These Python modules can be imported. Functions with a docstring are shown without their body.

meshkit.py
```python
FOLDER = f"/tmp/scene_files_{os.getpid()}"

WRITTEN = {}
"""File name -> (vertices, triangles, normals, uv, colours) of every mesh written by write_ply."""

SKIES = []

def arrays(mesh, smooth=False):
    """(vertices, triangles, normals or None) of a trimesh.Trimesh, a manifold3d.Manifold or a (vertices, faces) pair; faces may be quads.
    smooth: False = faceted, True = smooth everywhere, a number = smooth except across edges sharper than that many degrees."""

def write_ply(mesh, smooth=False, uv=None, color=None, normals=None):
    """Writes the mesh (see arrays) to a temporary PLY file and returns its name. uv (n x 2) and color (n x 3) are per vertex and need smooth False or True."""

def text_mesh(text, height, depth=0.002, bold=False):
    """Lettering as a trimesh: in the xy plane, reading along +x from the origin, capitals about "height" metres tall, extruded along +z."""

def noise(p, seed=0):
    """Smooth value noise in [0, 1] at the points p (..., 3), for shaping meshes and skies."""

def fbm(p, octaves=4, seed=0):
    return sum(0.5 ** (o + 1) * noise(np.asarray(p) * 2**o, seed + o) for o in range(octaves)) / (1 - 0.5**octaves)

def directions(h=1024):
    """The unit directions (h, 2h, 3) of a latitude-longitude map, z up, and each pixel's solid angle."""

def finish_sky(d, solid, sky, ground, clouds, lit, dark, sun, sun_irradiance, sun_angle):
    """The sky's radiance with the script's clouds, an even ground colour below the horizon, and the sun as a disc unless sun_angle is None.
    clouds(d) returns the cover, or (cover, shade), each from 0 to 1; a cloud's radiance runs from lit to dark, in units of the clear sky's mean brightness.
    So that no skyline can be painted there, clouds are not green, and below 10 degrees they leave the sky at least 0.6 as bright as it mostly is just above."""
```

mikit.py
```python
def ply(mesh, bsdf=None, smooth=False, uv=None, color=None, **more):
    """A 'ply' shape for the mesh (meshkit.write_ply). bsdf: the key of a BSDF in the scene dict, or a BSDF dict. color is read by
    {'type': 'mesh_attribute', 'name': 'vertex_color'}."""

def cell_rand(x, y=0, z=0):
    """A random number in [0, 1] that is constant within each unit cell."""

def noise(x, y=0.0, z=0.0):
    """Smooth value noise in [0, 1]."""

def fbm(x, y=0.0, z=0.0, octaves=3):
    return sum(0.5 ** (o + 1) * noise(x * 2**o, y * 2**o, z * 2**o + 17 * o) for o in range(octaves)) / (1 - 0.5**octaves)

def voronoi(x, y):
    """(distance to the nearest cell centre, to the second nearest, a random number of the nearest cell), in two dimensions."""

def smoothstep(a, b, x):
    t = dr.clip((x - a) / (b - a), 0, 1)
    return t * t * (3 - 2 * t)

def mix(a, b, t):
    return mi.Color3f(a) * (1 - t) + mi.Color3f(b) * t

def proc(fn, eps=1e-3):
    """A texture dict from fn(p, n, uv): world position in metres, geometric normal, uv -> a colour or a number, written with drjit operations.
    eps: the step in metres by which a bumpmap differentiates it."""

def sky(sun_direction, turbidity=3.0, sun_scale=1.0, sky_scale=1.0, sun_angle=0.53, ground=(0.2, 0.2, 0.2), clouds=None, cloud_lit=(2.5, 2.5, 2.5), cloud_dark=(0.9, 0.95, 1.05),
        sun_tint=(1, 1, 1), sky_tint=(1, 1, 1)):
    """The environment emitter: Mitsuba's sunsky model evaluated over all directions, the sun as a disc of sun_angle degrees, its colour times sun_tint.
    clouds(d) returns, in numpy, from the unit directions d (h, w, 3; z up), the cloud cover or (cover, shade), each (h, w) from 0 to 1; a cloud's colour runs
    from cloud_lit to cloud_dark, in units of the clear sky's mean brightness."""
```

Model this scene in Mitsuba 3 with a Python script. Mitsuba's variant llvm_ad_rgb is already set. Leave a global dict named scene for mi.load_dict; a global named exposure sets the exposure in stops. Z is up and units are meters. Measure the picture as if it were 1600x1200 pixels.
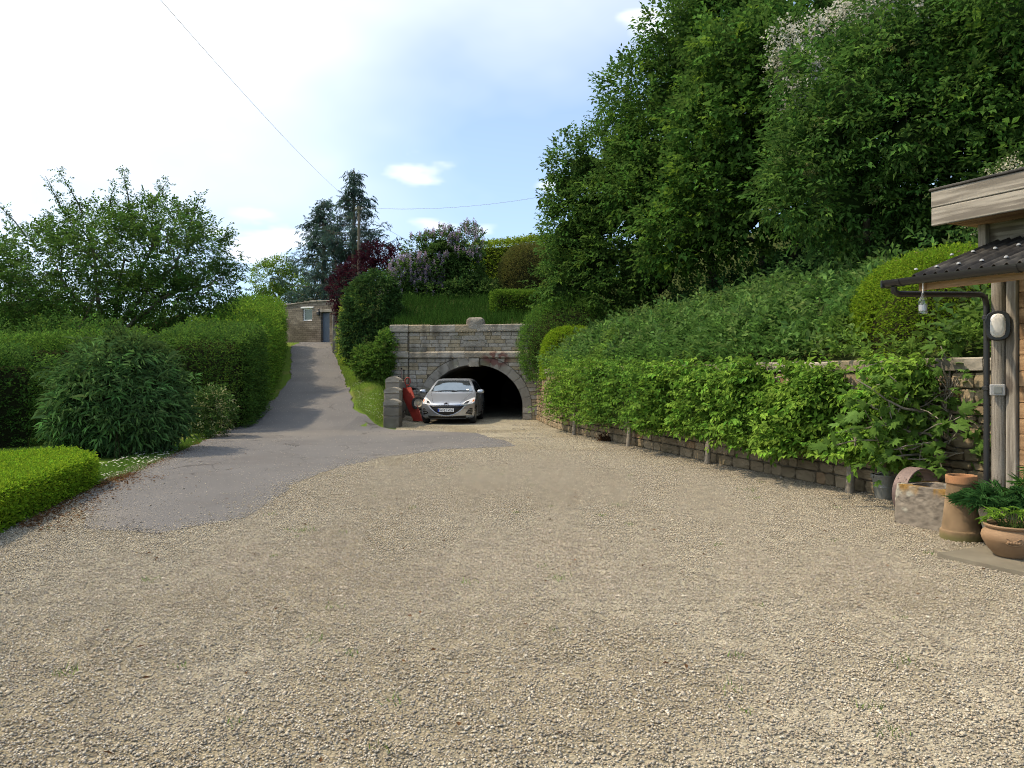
import math
import numpy as np, trimesh, shapely, drjit as dr, mitsuba as mi
import mikit, meshkit
from shapely.geometry import Polygon, Point, box as sbox
from mikit import noise, fbm, voronoi, cell_rand, smoothstep, mix, proc

T = mi.ScalarTransform4f
scene, labels = {}, {}

# ------------------------------------------------------------------ camera, sky, exposure
F, HORIZON, EYE = 1244.0, 586.0, 1.6          # focal length in px of a 1600 px wide picture, eye height in metres
scene['camera'] = {'type': 'perspective', 'fov': 2 * math.degrees(math.atan(800 / F)), 'fov_axis': 'x',
                   'to_world': T().look_at(origin=[0, 0, EYE], target=[0, 10, EYE], up=[0, 0, 1]),
                   'principal_point_offset_y': (600 - HORIZON) / 1200.0, 'near_clip': 0.05, 'far_clip': 2000.0}
exposure = 2.1
SUN = np.array([-0.80, 0.07, 1.12])


def clouds(d):
    """Hazy bright cloud over the sun's side of the sky, a few small cumulus puffs elsewhere, clear blue away from the sun."""
    s = SUN / np.linalg.norm(SUN)
    az = np.arctan2(d[..., 0], d[..., 1]); el = np.arcsin(np.clip(d[..., 2], -1, 1))
    q = np.stack([np.sin(az) * 2.2, np.cos(az) * 2.2, el * 3.6], -1)
    n = meshkit.fbm(q * 1.6 + 7.3, 5, 3)
    n2 = meshkit.fbm(q * np.array([3.1, 3.1, 5.5]) * 2.2 + 1.7, 5, 9)
    near = np.clip((d @ s), 0, 1)
    wash = np.clip((near - .14) * 1.9 + .7 * (n - .5), 0.18, 0.84)                      # thin high haze
    bank = np.clip((n + 0.42 * near - 0.60) * 5.0, 0, 1) * np.clip((near - 0.45) * 3.5, 0, 1)
    puffs = np.zeros_like(n)
    for a, e, w, h in ((-6.9, 14.3, 2.2, .85), (10.0, 23.3, 1.9, .9), (-5.2, 10.5, 1.8, .6), (-2.2, 10.2, 1.6, .5), (2.3, 13.3, 1.4, .6), (-17.5, 9.2, 3.2, 1.6), (24, 30, 4, 2), (-40, 15, 9, 3),
                       (60, 25, 8, 3), (110, 20, 10, 3), (170, 28, 12, 4), (-140, 18, 10, 3), (-95, 30, 12, 5), (7.5, 27.5, 2.5, .8)):
        da = (np.degrees(az) - a + 180) % 360 - 180
        r = np.hypot(da / w, (np.degrees(el) - e) / h)
        puffs = np.maximum(puffs, np.clip((1.0 - r + 3.4 * (n2 - 0.5)) * 0.9, 0, 0.75))
    cover = 1 - (1 - wash) * (1 - bank) * (1 - puffs)
    shade = np.clip(0.55 * np.clip(n2 - 0.45, 0, 1) * bank + 0.05, 0, 1)
    return cover, shade


scene['sky'] = mikit.sky(SUN.tolist(), turbidity=3.0, sun_scale=0.76, sky_scale=1.38, sun_angle=1.6, ground=(0.16, 0.15, 0.11), clouds=clouds,
                         cloud_lit=(2.5, 2.56, 2.62), cloud_dark=(1.5, 1.58, 1.7), sun_tint=(1.0, 0.97, 0.9), sky_tint=(0.96, 1.03, 1.06))

# ------------------------------------------------------------------ helpers
UP = np.array([0, 0, 1.0])


def at(u, v, Y):
    """World point that stands Y metres in front of the eye at the photograph's pixel (u, v)."""
    return np.array([(u - 800) / F * Y, Y, EYE - (v - HORIZON) / F * Y])


def unit(a):
    a = np.asarray(a, float)
    return a / np.maximum(np.linalg.norm(a, axis=-1, keepdims=True), 1e-9)


_used = {}


def numbered(name):
    k = _used.get(name, 0); _used[name] = k + 1
    return name if k == 0 else f'{name}_{k:03d}'


def tag(key, label=None, cat=None, group=None, kind=None):
    d = labels.setdefault(key, {})
    for k, v in (('label', label), ('category', cat), ('group', group), ('kind', kind)):
        if v: d[k] = v
    return key


def thing(name, label, cat, group=None, kind=None):
    return tag(numbered(name), label, cat, group, kind)


def obj(name, mesh, bsdf, parent=None, smooth=False, **kw):
    key = numbered(f'{parent}__{name}' if parent else name)
    if isinstance(mesh, MB): mesh = mesh.mesh()
    scene[key] = mikit.ply(mesh, bsdf, smooth, **kw)
    return key


class MB:
    """Collects (vertices, triangles) pieces into one mesh."""
    def __init__(s): s.v, s.f, s.c, s.n = [], [], [], 0
    def add(s, v, f, c=None):
        if hasattr(v, 'vertices'): v, f, c = np.array(v.vertices), np.array(v.faces), f
        v = np.asarray(v, float)
        f = np.asarray(f, int)
        if f.shape[1] == 4: f = np.vstack([f[:, [0, 1, 2]], f[:, [0, 2, 3]]])
        s.v.append(v); s.f.append(f + s.n); s.n += len(v)
        if c is not None: s.c.append(np.broadcast_to(np.asarray(c, float), (len(v), 3)))
        return s
    def mesh(s): return np.vstack(s.v), np.vstack(s.f)
    def color(s): return np.vstack(s.c)


def tube(pts, rad, sides=7, caps=True):
    p = np.asarray(pts, float)
    t = unit(np.gradient(p, axis=0))
    ref = np.array([0.3, 0.9, 0.2]) if abs(t[0] @ UP) > 0.8 else UP
    a = unit(np.cross(t, ref)); b = np.cross(t, a)
    ang = np.arange(sides) * 2 * np.pi / sides
    r = np.broadcast_to(rad, (len(p),))[:, None, None]
    v = (p[:, None] + r * (np.cos(ang)[None, :, None] * a[:, None] + np.sin(ang)[None, :, None] * b[:, None])).reshape(-1, 3)
    i, j = np.meshgrid(np.arange(len(p) - 1), np.arange(sides), indexing='ij')
    q = np.stack([i * sides + j, (i + 1) * sides + j, (i + 1) * sides + (j + 1) % sides, i * sides + (j + 1) % sides], -1).reshape(-1, 4)
    f = np.vstack([q[:, [0, 1, 2]], q[:, [0, 2, 3]]])
    if caps:
        n = len(v); v = np.vstack([v, p[:1], p[-1:]]); j = np.arange(sides); e = (len(p) - 1) * sides
        f = np.vstack([f, np.stack([j * 0 + n, j, (j + 1) % sides], 1), np.stack([j * 0 + n + 1, e + (j + 1) % sides, e + j], 1)])
    return v, f


def boxm(lo, hi, bevel=0.0):
    """Axis box, its edges chamfered."""
    lo, hi = np.asarray(lo, float), np.asarray(hi, float)
    if bevel <= 0:
        m = trimesh.creation.box(hi - lo); m.apply_translation((lo + hi) / 2)
        return np.array(m.vertices), np.array(m.faces)
    b = min(bevel, 0.45 * (hi - lo).min()); pts = []
    for k in range(3):
        l, h = lo + b, hi - b
        l[k], h[k] = lo[k], hi[k]
        pts += [[(l, h)[i][0], (l, h)[j][1], (l, h)[m][2]] for i in (0, 1) for j in (0, 1) for m in (0, 1)]
    m = trimesh.convex.convex_hull(np.array(pts))
    return np.array(m.vertices), np.array(m.faces)


def frame(v, o, ex, ey, ez=UP):
    """Local coordinates to world: o + x ex + y ey + z ez."""
    v = np.asarray(v, float)
    return np.asarray(o) + v[:, :1] * np.asarray(ex) + v[:, 1:2] * np.asarray(ey) + v[:, 2:3] * np.asarray(ez)


def lathe(prof, n=40, o=(0, 0, 0)):
    prof = np.asarray(prof, float); k = len(prof)
    a = np.arange(n) * 2 * np.pi / n
    v = np.stack([prof[:, 0, None] * np.cos(a), prof[:, 0, None] * np.sin(a), np.broadcast_to(prof[:, 1, None], (k, n))], -1).reshape(-1, 3) + np.asarray(o)
    i, j = np.meshgrid(np.arange(k - 1), np.arange(n), indexing='ij')
    q = np.stack([i * n + j, i * n + (j + 1) % n, (i + 1) * n + (j + 1) % n, (i + 1) * n + j], -1).reshape(-1, 4)
    return v, np.vstack([q[:, [0, 1, 2]], q[:, [0, 2, 3]]])


def grid_mesh(X, Y, Z):
    ny, nx = X.shape
    v = np.stack([X, Y, Z], -1).reshape(-1, 3)
    i, j = np.meshgrid(np.arange(ny - 1), np.arange(nx - 1), indexing='ij')
    q = np.stack([i * nx + j, i * nx + j + 1, (i + 1) * nx + j + 1, (i + 1) * nx + j], -1).reshape(-1, 4)
    return v, np.vstack([q[:, [0, 1, 2]], q[:, [0, 2, 3]]])


def sstep(a, b, x):
    t = np.clip((np.asarray(x, float) - a) / (b - a), 0, 1)
    return t * t * (3 - 2 * t)


# ------------------------------------------------------------------ materials
def rgb(*c): return {'type': 'rgb', 'value': list(c)}
def two(b): return {'type': 'twosided', 'bsdf': b}
def diffuse(tex): return two({'type': 'diffuse', 'reflectance': tex})
def bumped(height, scale, b): return two({'type': 'bumpmap', 'scale': scale, 'map': height, 'bsdf': b})


def princ(tex, rough=0.6, **kw): return {'type': 'principled', 'base_color': tex, 'roughness': rough, 'specular': kw.pop('specular', 0.4), **kw}


VC = {'type': 'mesh_attribute', 'name': 'vertex_color'}
scene['mat_leaf'] = {'type': 'principledthin', 'base_color': VC, 'roughness': 0.55, 'diff_trans': 0.85, 'eta': 1.4}
scene['mat_leaf_gloss'] = {'type': 'principledthin', 'base_color': VC, 'roughness': 0.38, 'diff_trans': 0.55, 'eta': 1.5}
scene['mat_vertex'] = diffuse(VC)
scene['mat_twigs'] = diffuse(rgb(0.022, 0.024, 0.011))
scene['mat_crown_shade'] = diffuse(rgb(0.024, 0.045, 0.014))  # dark green that paints inner shade on the cores of tree crowns


def gravel_col(p, n, uv):
    d1, d2, c = voronoi(p.x * 46, p.y * 46)
    big = fbm(p.x * 0.7, p.y * 0.7, 3.0)
    col = mix((0.325, 0.297, 0.222), (0.485, 0.458, 0.368), c)
    col = mix(col, mi.Color3f(0.20, 0.17, 0.14), smoothstep(0.86, 0.93, c) * 0.7)
    col = mix(col, col * mi.Color3f(0.80, 0.77, 0.72), smoothstep(0.45, 0.75, big))
    col = col * (0.80 + 0.34 * fbm(p.x * 15, p.y * 15, 2.0) + 0.16 * (noise(p.x * 4, p.y * 4, 7.0) - 0.3))
    return col * (0.58 + 0.32 * smoothstep(0.0, 0.28, d2 - d1))
def gravel_h(p, n, uv):
    d1, d2, c = voronoi(p.x * 46, p.y * 46)
    return smoothstep(0.0, 0.5, d2 - d1) * (0.4 + 0.6 * c) + 1.5 * fbm(p.x * 9, p.y * 9, 0.5)
scene['mat_gravel'] = bumped(proc(gravel_h, 0.003), 0.011, {'type': 'diffuse', 'reflectance': proc(gravel_col)})


def asphalt_col(p, n, uv):
    f = noise(p.x * 90, p.y * 90, 1.0); m = fbm(p.x * 1.3, p.y * 0.9, 2.0, octaves=4); b = fbm(p.x * 0.35, p.y * 0.35, 8.0)
    col = mix((0.072, 0.072, 0.074), (0.116, 0.115, 0.117), 0.55 * m + 0.45 * f)
    col = mix(col, mi.Color3f(0.145, 0.135, 0.12), smoothstep(0.50, 0.75, b) * 0.5)
    col = mix(col, mi.Color3f(0.30, 0.26, 0.20), smoothstep(0.90, 0.97, noise(p.x * 37, p.y * 37, 5.0)) * 0.7)
    w1, w2, _ = voronoi(p.x * 0.55 + 0.5 * fbm(p.x * 2.0, p.y * 2.0, 1.0), p.y * 0.4 + 0.5 * fbm(p.x * 2.0, p.y * 2.0, 9.0))
    col = mix(col, mi.Color3f(0.035, 0.034, 0.033), smoothstep(0.022, 0.006, w2 - w1) * smoothstep(0.45, 0.6, noise(p.x * 0.5, p.y * 0.5, 3.0)) * 0.8)
    return mix(col, mi.Color3f(0.07, 0.065, 0.063), smoothstep(0.62, 0.80, fbm(p.x * 0.8 + 40, p.y * 1.7, 4.0)) * 0.3)
scene['mat_asphalt'] = bumped(proc(lambda p, n, uv: noise(p.x * 110, p.y * 110, 0.0) + 0.8 * noise(p.x * 40, p.y * 40, 0.0), 0.003), 0.0025, princ(proc(asphalt_col), 0.8, specular=0.25))


def grass_col(p, n, uv):
    m = fbm(p.x * 1.1, p.y * 1.1, p.z, octaves=4); f = noise(p.x * 40, p.y * 40, 3.0)
    col = mix((0.055, 0.105, 0.018), (0.125, 0.19, 0.035), 0.6 * m + 0.4 * f)
    return mix(col, mi.Color3f(0.17, 0.15, 0.06), smoothstep(0.60, 0.8, fbm(p.x * 0.9 + 9, p.y * 0.9, 5.0)) * 0.45)
scene['mat_grass'] = diffuse(proc(grass_col))
scene['mat_soil'] = diffuse(proc(lambda p, n, uv: mix((0.030, 0.034, 0.014), (0.05, 0.075, 0.024), fbm(p.x * 3, p.y * 3, p.z * 3))))


def portal_col(p, n, uv):
    g = fbm(p.x * 5, p.y * 5, p.z * 7, octaves=4); s = fbm(p.x * 0.9, 3.0, p.z * 0.8, octaves=4); st = noise(p.x * 5.0, 7.0, p.z * 0.5)
    col = mix((0.20, 0.186, 0.16), (0.41, 0.388, 0.34), 0.55 * uv.x + 0.45 * g)
    col = mix(col, mi.Color3f(0.30, 0.235, 0.125), smoothstep(0.55, 0.8, uv.y) * 0.55)
    dark = smoothstep(0.52, 0.72, 0.62 * s + 0.38 * st) * 0.6
    near = dr.sqrt(dr.square(p.x + 1.25) + dr.square(p.z - 2.3) * 1.2)
    dark = dr.maximum(dark, smoothstep(0.9, 0.2, near) * 0.55 * smoothstep(0.3, 0.6, g))
    low = smoothstep(1.9, 0.3, p.z) * smoothstep(0.35, 0.62, s) * 0.65
    col = mix(col, mi.Color3f(0.075, 0.066, 0.052), dr.maximum(dark, low))
    red = smoothstep(0.50, 0.25, dr.sqrt(dr.square((p.x + 0.55) * 0.75) + dr.square((p.z - 2.18) * 1.4))) * smoothstep(0.35, 0.55, noise(p.x * 9, p.z * 9, 1.0))
    col = mix(col, mi.Color3f(0.125, 0.05, 0.045), red * 0.8)
    return mix(col, mi.Color3f(0.11, 0.115, 0.05), smoothstep(0.62, 0.8, fbm(p.x * 2 + 31, p.y, p.z * 2)) * 0.5)
scene['mat_portal'] = bumped(proc(lambda p, n, uv: fbm(p.x * 16, p.y * 16, p.z * 16, octaves=3), 0.01), 0.018, {'type': 'diffuse', 'reflectance': proc(portal_col)})
scene['mat_mortar'] = diffuse(proc(lambda p, n, uv: mix((0.085, 0.074, 0.057), (0.19, 0.168, 0.13), fbm(p.x * 6, p.y * 6, p.z * 6))))


def rubble_col(p, n, uv):
    g = fbm(p.x * 7, p.y * 7, p.z * 9, octaves=4)
    col = mix((0.15, 0.122, 0.082), (0.37, 0.31, 0.22), 0.45 * uv.x + 0.55 * g)
    col = mix(col, mi.Color3f(0.27, 0.155, 0.08), smoothstep(0.88, 0.97, uv.y) * 0.6)
    return mix(col, mi.Color3f(0.09, 0.085, 0.05), smoothstep(0.5, 0.75, fbm(p.x * 2.2, p.y * 2.2, p.z * 3 + 9)) * 0.6)
scene['mat_rubble'] = bumped(proc(lambda p, n, uv: fbm(p.x * 18, p.y * 18, p.z * 18, octaves=3), 0.01), 0.02, {'type': 'diffuse', 'reflectance': proc(rubble_col)})


def far_wall_col(p, n, uv):
    u, z = (p.x * 0.95 - p.y * 0.3) , p.z
    row = dr.floor(z / 0.13); x = u / 0.34 + 0.5 * (row - 2 * dr.floor(row / 2)) + 0.4 * cell_rand(row, 3)
    c = cell_rand(x, row, 5); fx = x - dr.floor(x); fz = z / 0.13 - row
    joint = dr.minimum(dr.minimum(fx, 1 - fx) * 3.0, dr.minimum(fz, 1 - fz)) 
    col = mix((0.122, 0.106, 0.088), (0.30, 0.262, 0.215), 0.55 * c + 0.45 * fbm(p.x * 3, p.y * 3, p.z * 3))
    col = mix(col, mi.Color3f(0.08, 0.066, 0.05), smoothstep(0.5, 0.75, fbm(p.x * 0.7, 2.0, p.z * 0.7)) * 0.55)
    return col * (0.55 + 0.45 * smoothstep(0.02, 0.2, joint))
scene['mat_far_wall'] = diffuse(proc(far_wall_col))


def bark_col(p, n, uv):
    f = fbm(p.x * 18, p.y * 18, p.z * 4, octaves=4)
    return mix(mix((0.06, 0.05, 0.038), (0.22, 0.195, 0.155), f), mi.Color3f(0.10, 0.115, 0.06), smoothstep(0.55, 0.7, fbm(p.x * 3, p.y * 3, p.z * 2)) * 0.6)
scene['mat_bark'] = bumped(proc(lambda p, n, uv: fbm(p.x * 40, p.y * 40, p.z * 9), 0.003), 0.012, {'type': 'diffuse', 'reflectance': proc(bark_col)})
scene['mat_branch'] = diffuse(proc(lambda p, n, uv: mix((0.14, 0.125, 0.10), (0.36, 0.335, 0.29), fbm(p.x * 25, p.y * 25, p.z * 25))))


def wood_fn(a, b, knot, sc=1.0):
    def fn(p, n, uv):                                # uv.x along the board in metres, uv.y across
        g = fbm(uv.x * 2.2 * sc, uv.y * 42 + 1.6 * noise(uv.x * 1.3, uv.y * 3, 4.0), 1.0, octaves=4)
        col = mix(a, b, smoothstep(0.25, 0.75, g))
        k = smoothstep(0.76, 0.90, noise(uv.x * 2.7, uv.y * 6.5, 9.0))
        return mix(mix(col, mi.Color3f(knot), k * 0.75), col * 0.62, smoothstep(0.55, 0.75, fbm(uv.x * 1.1, uv.y * 4, 3.0)) * 0.6)
    return proc(fn)
scene['mat_wood_grey'] = two(princ(wood_fn((0.155, 0.142, 0.124), (0.345, 0.325, 0.288), (0.06, 0.048, 0.04)), 0.75, specular=0.2))
scene['mat_wood_warm'] = two(princ(wood_fn((0.25, 0.155, 0.085), (0.40, 0.265, 0.155), (0.11, 0.06, 0.03)), 0.7, specular=0.2))
scene['mat_roofing'] = two(princ(proc(lambda p, n, uv: mix((0.018, 0.018, 0.019), (0.075, 0.072, 0.066), smoothstep(0.35, 0.8, fbm(p.x * 5, p.y * 5, p.z * 5, octaves=4)))), 0.6, specular=0.3))
scene['mat_black_plastic'] = two(princ(rgb(0.022, 0.023, 0.025), 0.35, specular=0.5))
scene['mat_grey_plastic'] = two(princ(rgb(0.32, 0.34, 0.36), 0.45, specular=0.4))
scene['mat_diffuser'] = two(princ(rgb(0.66, 0.67, 0.68), 0.3, specular=0.5))
scene['mat_concrete'] = bumped(proc(lambda p, n, uv: fbm(p.x * 30, p.y * 30, p.z * 30), 0.004), 0.004, {'type': 'diffuse', 'reflectance': proc(
    lambda p, n, uv: mix(mix((0.135, 0.125, 0.10), (0.22, 0.205, 0.165), fbm(p.x * 4, p.y * 4, 1.0, octaves=5)), mi.Color3f(0.15, 0.13, 0.10), smoothstep(0.52, 0.7, fbm(p.x * 1.7, p.y * 1.7, 6.0)) * 0.5))})


def terracotta_fn(p, n, uv):
    g = fbm(p.x * 9, p.y * 9, p.z * 9, octaves=4)
    col = mix((0.165, 0.115, 0.068), (0.275, 0.20, 0.126), g)
    col = mix(col, mi.Color3f(0.40, 0.19, 0.09), smoothstep(0.50, 0.56, p.z) * 0.7)            # the cleaner red rim
    col = mix(col, mi.Color3f(0.13, 0.095, 0.055), smoothstep(0.48, 0.70, fbm(p.x * 5 + 4, p.y * 5, p.z * 6)) * 0.75)
    return mix(col, mi.Color3f(0.115, 0.115, 0.045), smoothstep(0.12, 0.05, p.z + 0.05 * g) * 0.8)    # algae at the foot
scene['mat_chimney_pot'] = two(princ(proc(terracotta_fn), 0.8, specular=0.2))
scene['mat_terracotta'] = two(princ(proc(lambda p, n, uv: mix(mix((0.19, 0.122, 0.068), (0.29, 0.195, 0.118), fbm(p.x * 8, p.y * 8, p.z * 8, octaves=4)), mi.Color3f(0.20, 0.13, 0.075), smoothstep(0.5, 0.7, fbm(p.x * 4, p.y * 4, p.z * 9)) * 0.6)), 0.65, specular=0.3))


def trough_fn(p, n, uv):
    g = fbm(p.x * 14, p.y * 14, p.z * 14, octaves=4)
    col = mix((0.085, 0.076, 0.065), (0.28, 0.255, 0.22), g)
    col = mix(col, mi.Color3f(0.40, 0.41, 0.36), smoothstep(0.62, 0.74, fbm(p.x * 6, p.y * 6, p.z * 6 + 3)) * 0.6)
    return mix(col, mi.Color3f(0.24, 0.145, 0.04), smoothstep(0.30, 0.40, p.z + 0.12 * (g - 0.5)) * smoothstep(0.42, 0.6, fbm(p.x * 7, p.y * 7, 5.0)) * 0.85)
scene['mat_trough'] = bumped(proc(lambda p, n, uv: fbm(p.x * 26, p.y * 26, p.z * 26, octaves=4), 0.004), 0.022, {'type': 'diffuse', 'reflectance': proc(trough_fn)})
scene['mat_rust'] = two(princ(proc(lambda p, n, uv: mix((0.085, 0.06, 0.056), (0.215, 0.165, 0.155), fbm(p.x * 11, p.y * 11, p.z * 11, octaves=4))), 0.6, metallic=0.15))
scene['mat_galvanised'] = two(princ(proc(lambda p, n, uv: mix((0.16, 0.175, 0.17), (0.33, 0.35, 0.34), fbm(p.x * 9, p.y * 9, p.z * 12))), 0.5, metallic=0.55))
scene['mat_planter'] = two(princ(proc(lambda p, n, uv: mix((0.25, 0.225, 0.17), (0.40, 0.365, 0.29), fbm(p.x * 7, p.y * 7, p.z * 7, octaves=4))), 0.8, specular=0.2))
scene['mat_paint'] = two({'type': 'principled', 'base_color': rgb(0.42, 0.46, 0.53), 'metallic': 0.8, 'roughness': 0.28, 'clearcoat': 1.0, 'clearcoat_gloss': 0.95, 'specular': 0.5})
scene['mat_car_glass'] = two({'type': 'plastic', 'diffuse_reflectance': rgb(0.012, 0.014, 0.016), 'specular_reflectance': rgb(0.72, 0.87, 1.0), 'int_ior': 3.4})
scene['mat_car_trim'] = two(princ(rgb(0.012, 0.012, 0.013), 0.4))
scene['mat_rubber'] = two(princ(rgb(0.018, 0.018, 0.018), 0.8))
scene['mat_chrome'] = two({'type': 'roughconductor', 'material': 'Cr', 'alpha': 0.12})
scene['mat_lens'] = two({'type': 'principled', 'base_color': rgb(0.80, 0.82, 0.86), 'metallic': 0.35, 'roughness': 0.15, 'clearcoat': 1.0})
scene['mat_orange'] = two(princ(rgb(0.55, 0.14, 0.03), 0.25))
scene['mat_white'] = two(princ(rgb(0.78, 0.78, 0.77), 0.4))
scene['mat_blue'] = two(princ(rgb(0.02, 0.06, 0.42), 0.4))
scene['mat_red'] = two(princ(proc(lambda p, n, uv: mix((0.20, 0.022, 0.016), (0.33, 0.045, 0.032), fbm(p.x * 5, p.y * 5, p.z * 5))), 0.5))
scene['mat_door'] = two(princ(rgb(0.085, 0.115, 0.16), 0.5))
scene['mat_pane'] = two({'type': 'plastic', 'diffuse_reflectance': rgb(0.10, 0.15, 0.12), 'int_ior': 1.6})
scene['mat_bottle'] = {'type': 'thindielectric'}
# ------------------------------------------------------------------ terrain
WALL = np.array([(29.4, .80), (28.2, .92), (26.0, 1.10), (23.7, 1.36), (21.3, 1.83), (19.1, 2.46), (17.4, 2.92), (15.8, 3.34), (14.0, 3.80), (12.5, 4.25), (10.8, 4.80), (9.15, 5.42), (8.0, 5.85)])   # (y, x) of the retaining wall's foot
from scipy.interpolate import PchipInterpolator
_wx = PchipInterpolator(WALL[::-1, 0], WALL[::-1, 1], extrapolate=True)
def wall_x(y): return _wx(np.clip(y, 8.0, 29.4)) - 0.42 * np.minimum(np.asarray(y, float) - 8.0, 0)
WY = np.linspace(8.3, 29.0, 240); WP = np.stack([wall_x(WY), WY], 1)
WS = np.concatenate([[0], np.cumsum(np.linalg.norm(np.diff(WP, axis=0), axis=1))])   # arc length from the shed's end
def wall_at(s):
    """(point, tangent, outward normal) on the wall's foot at arc length s."""
    p = np.array([np.interp(s, WS, WP[:, 0]), np.interp(s, WS, WP[:, 1])])
    q = np.array([np.interp(s + .3, WS, WP[:, 0]), np.interp(s + .3, WS, WP[:, 1])]) - np.array([np.interp(s - .3, WS, WP[:, 0]), np.interp(s - .3, WS, WP[:, 1])])
    t = q / np.linalg.norm(q)
    return p, np.array([*t, 0]), np.array([-t[1], t[0], 0])          # the yard lies on the normal's side


def slope_up(y): return 0.13 * np.log1p(np.exp(np.clip((np.asarray(y, float) - 22.3) * 1.4, -40, 40))) / 1.4
def H(x, y):
    """The low ground: the flat yard, and the drive with its verges that climbs away to the left."""
    x, y = np.asarray(x, float), np.asarray(y, float)
    w = sstep(-3.75, -4.7, x)
    z = np.minimum(slope_up(y), 3.95 + 0.01 * (y - 52)) * w
    z = z + .6 * np.exp(-((x + 5.0) / 1.0) ** 2 - ((y - 29.8) / 2.2) ** 2) * w
    return z + sstep(-14, -30, x) * 0.6 * np.clip(y / 30, 0, 1) + 0.03 * (meshkit.noise(np.stack([x * .5, y * .5, x * 0], -1)) - .5) * sstep(-4, -9, x)
def road_right(y): return -5.1 - 0.26 * (np.asarray(y, float) - 25.7)
def bank(x, y):
    d = x - wall_x(y)
    nx = np.where(np.asarray(y) < 28, 0.93, 1.0)
    d = np.maximum(d * nx, 0)
    return 1.74 + np.where(d < 9, 0.40 * d, 3.6 + 0.25 * (d - 9))
def hb_edge(x): return 3.36 - .35 * sstep(2.2, 5, x)
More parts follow.
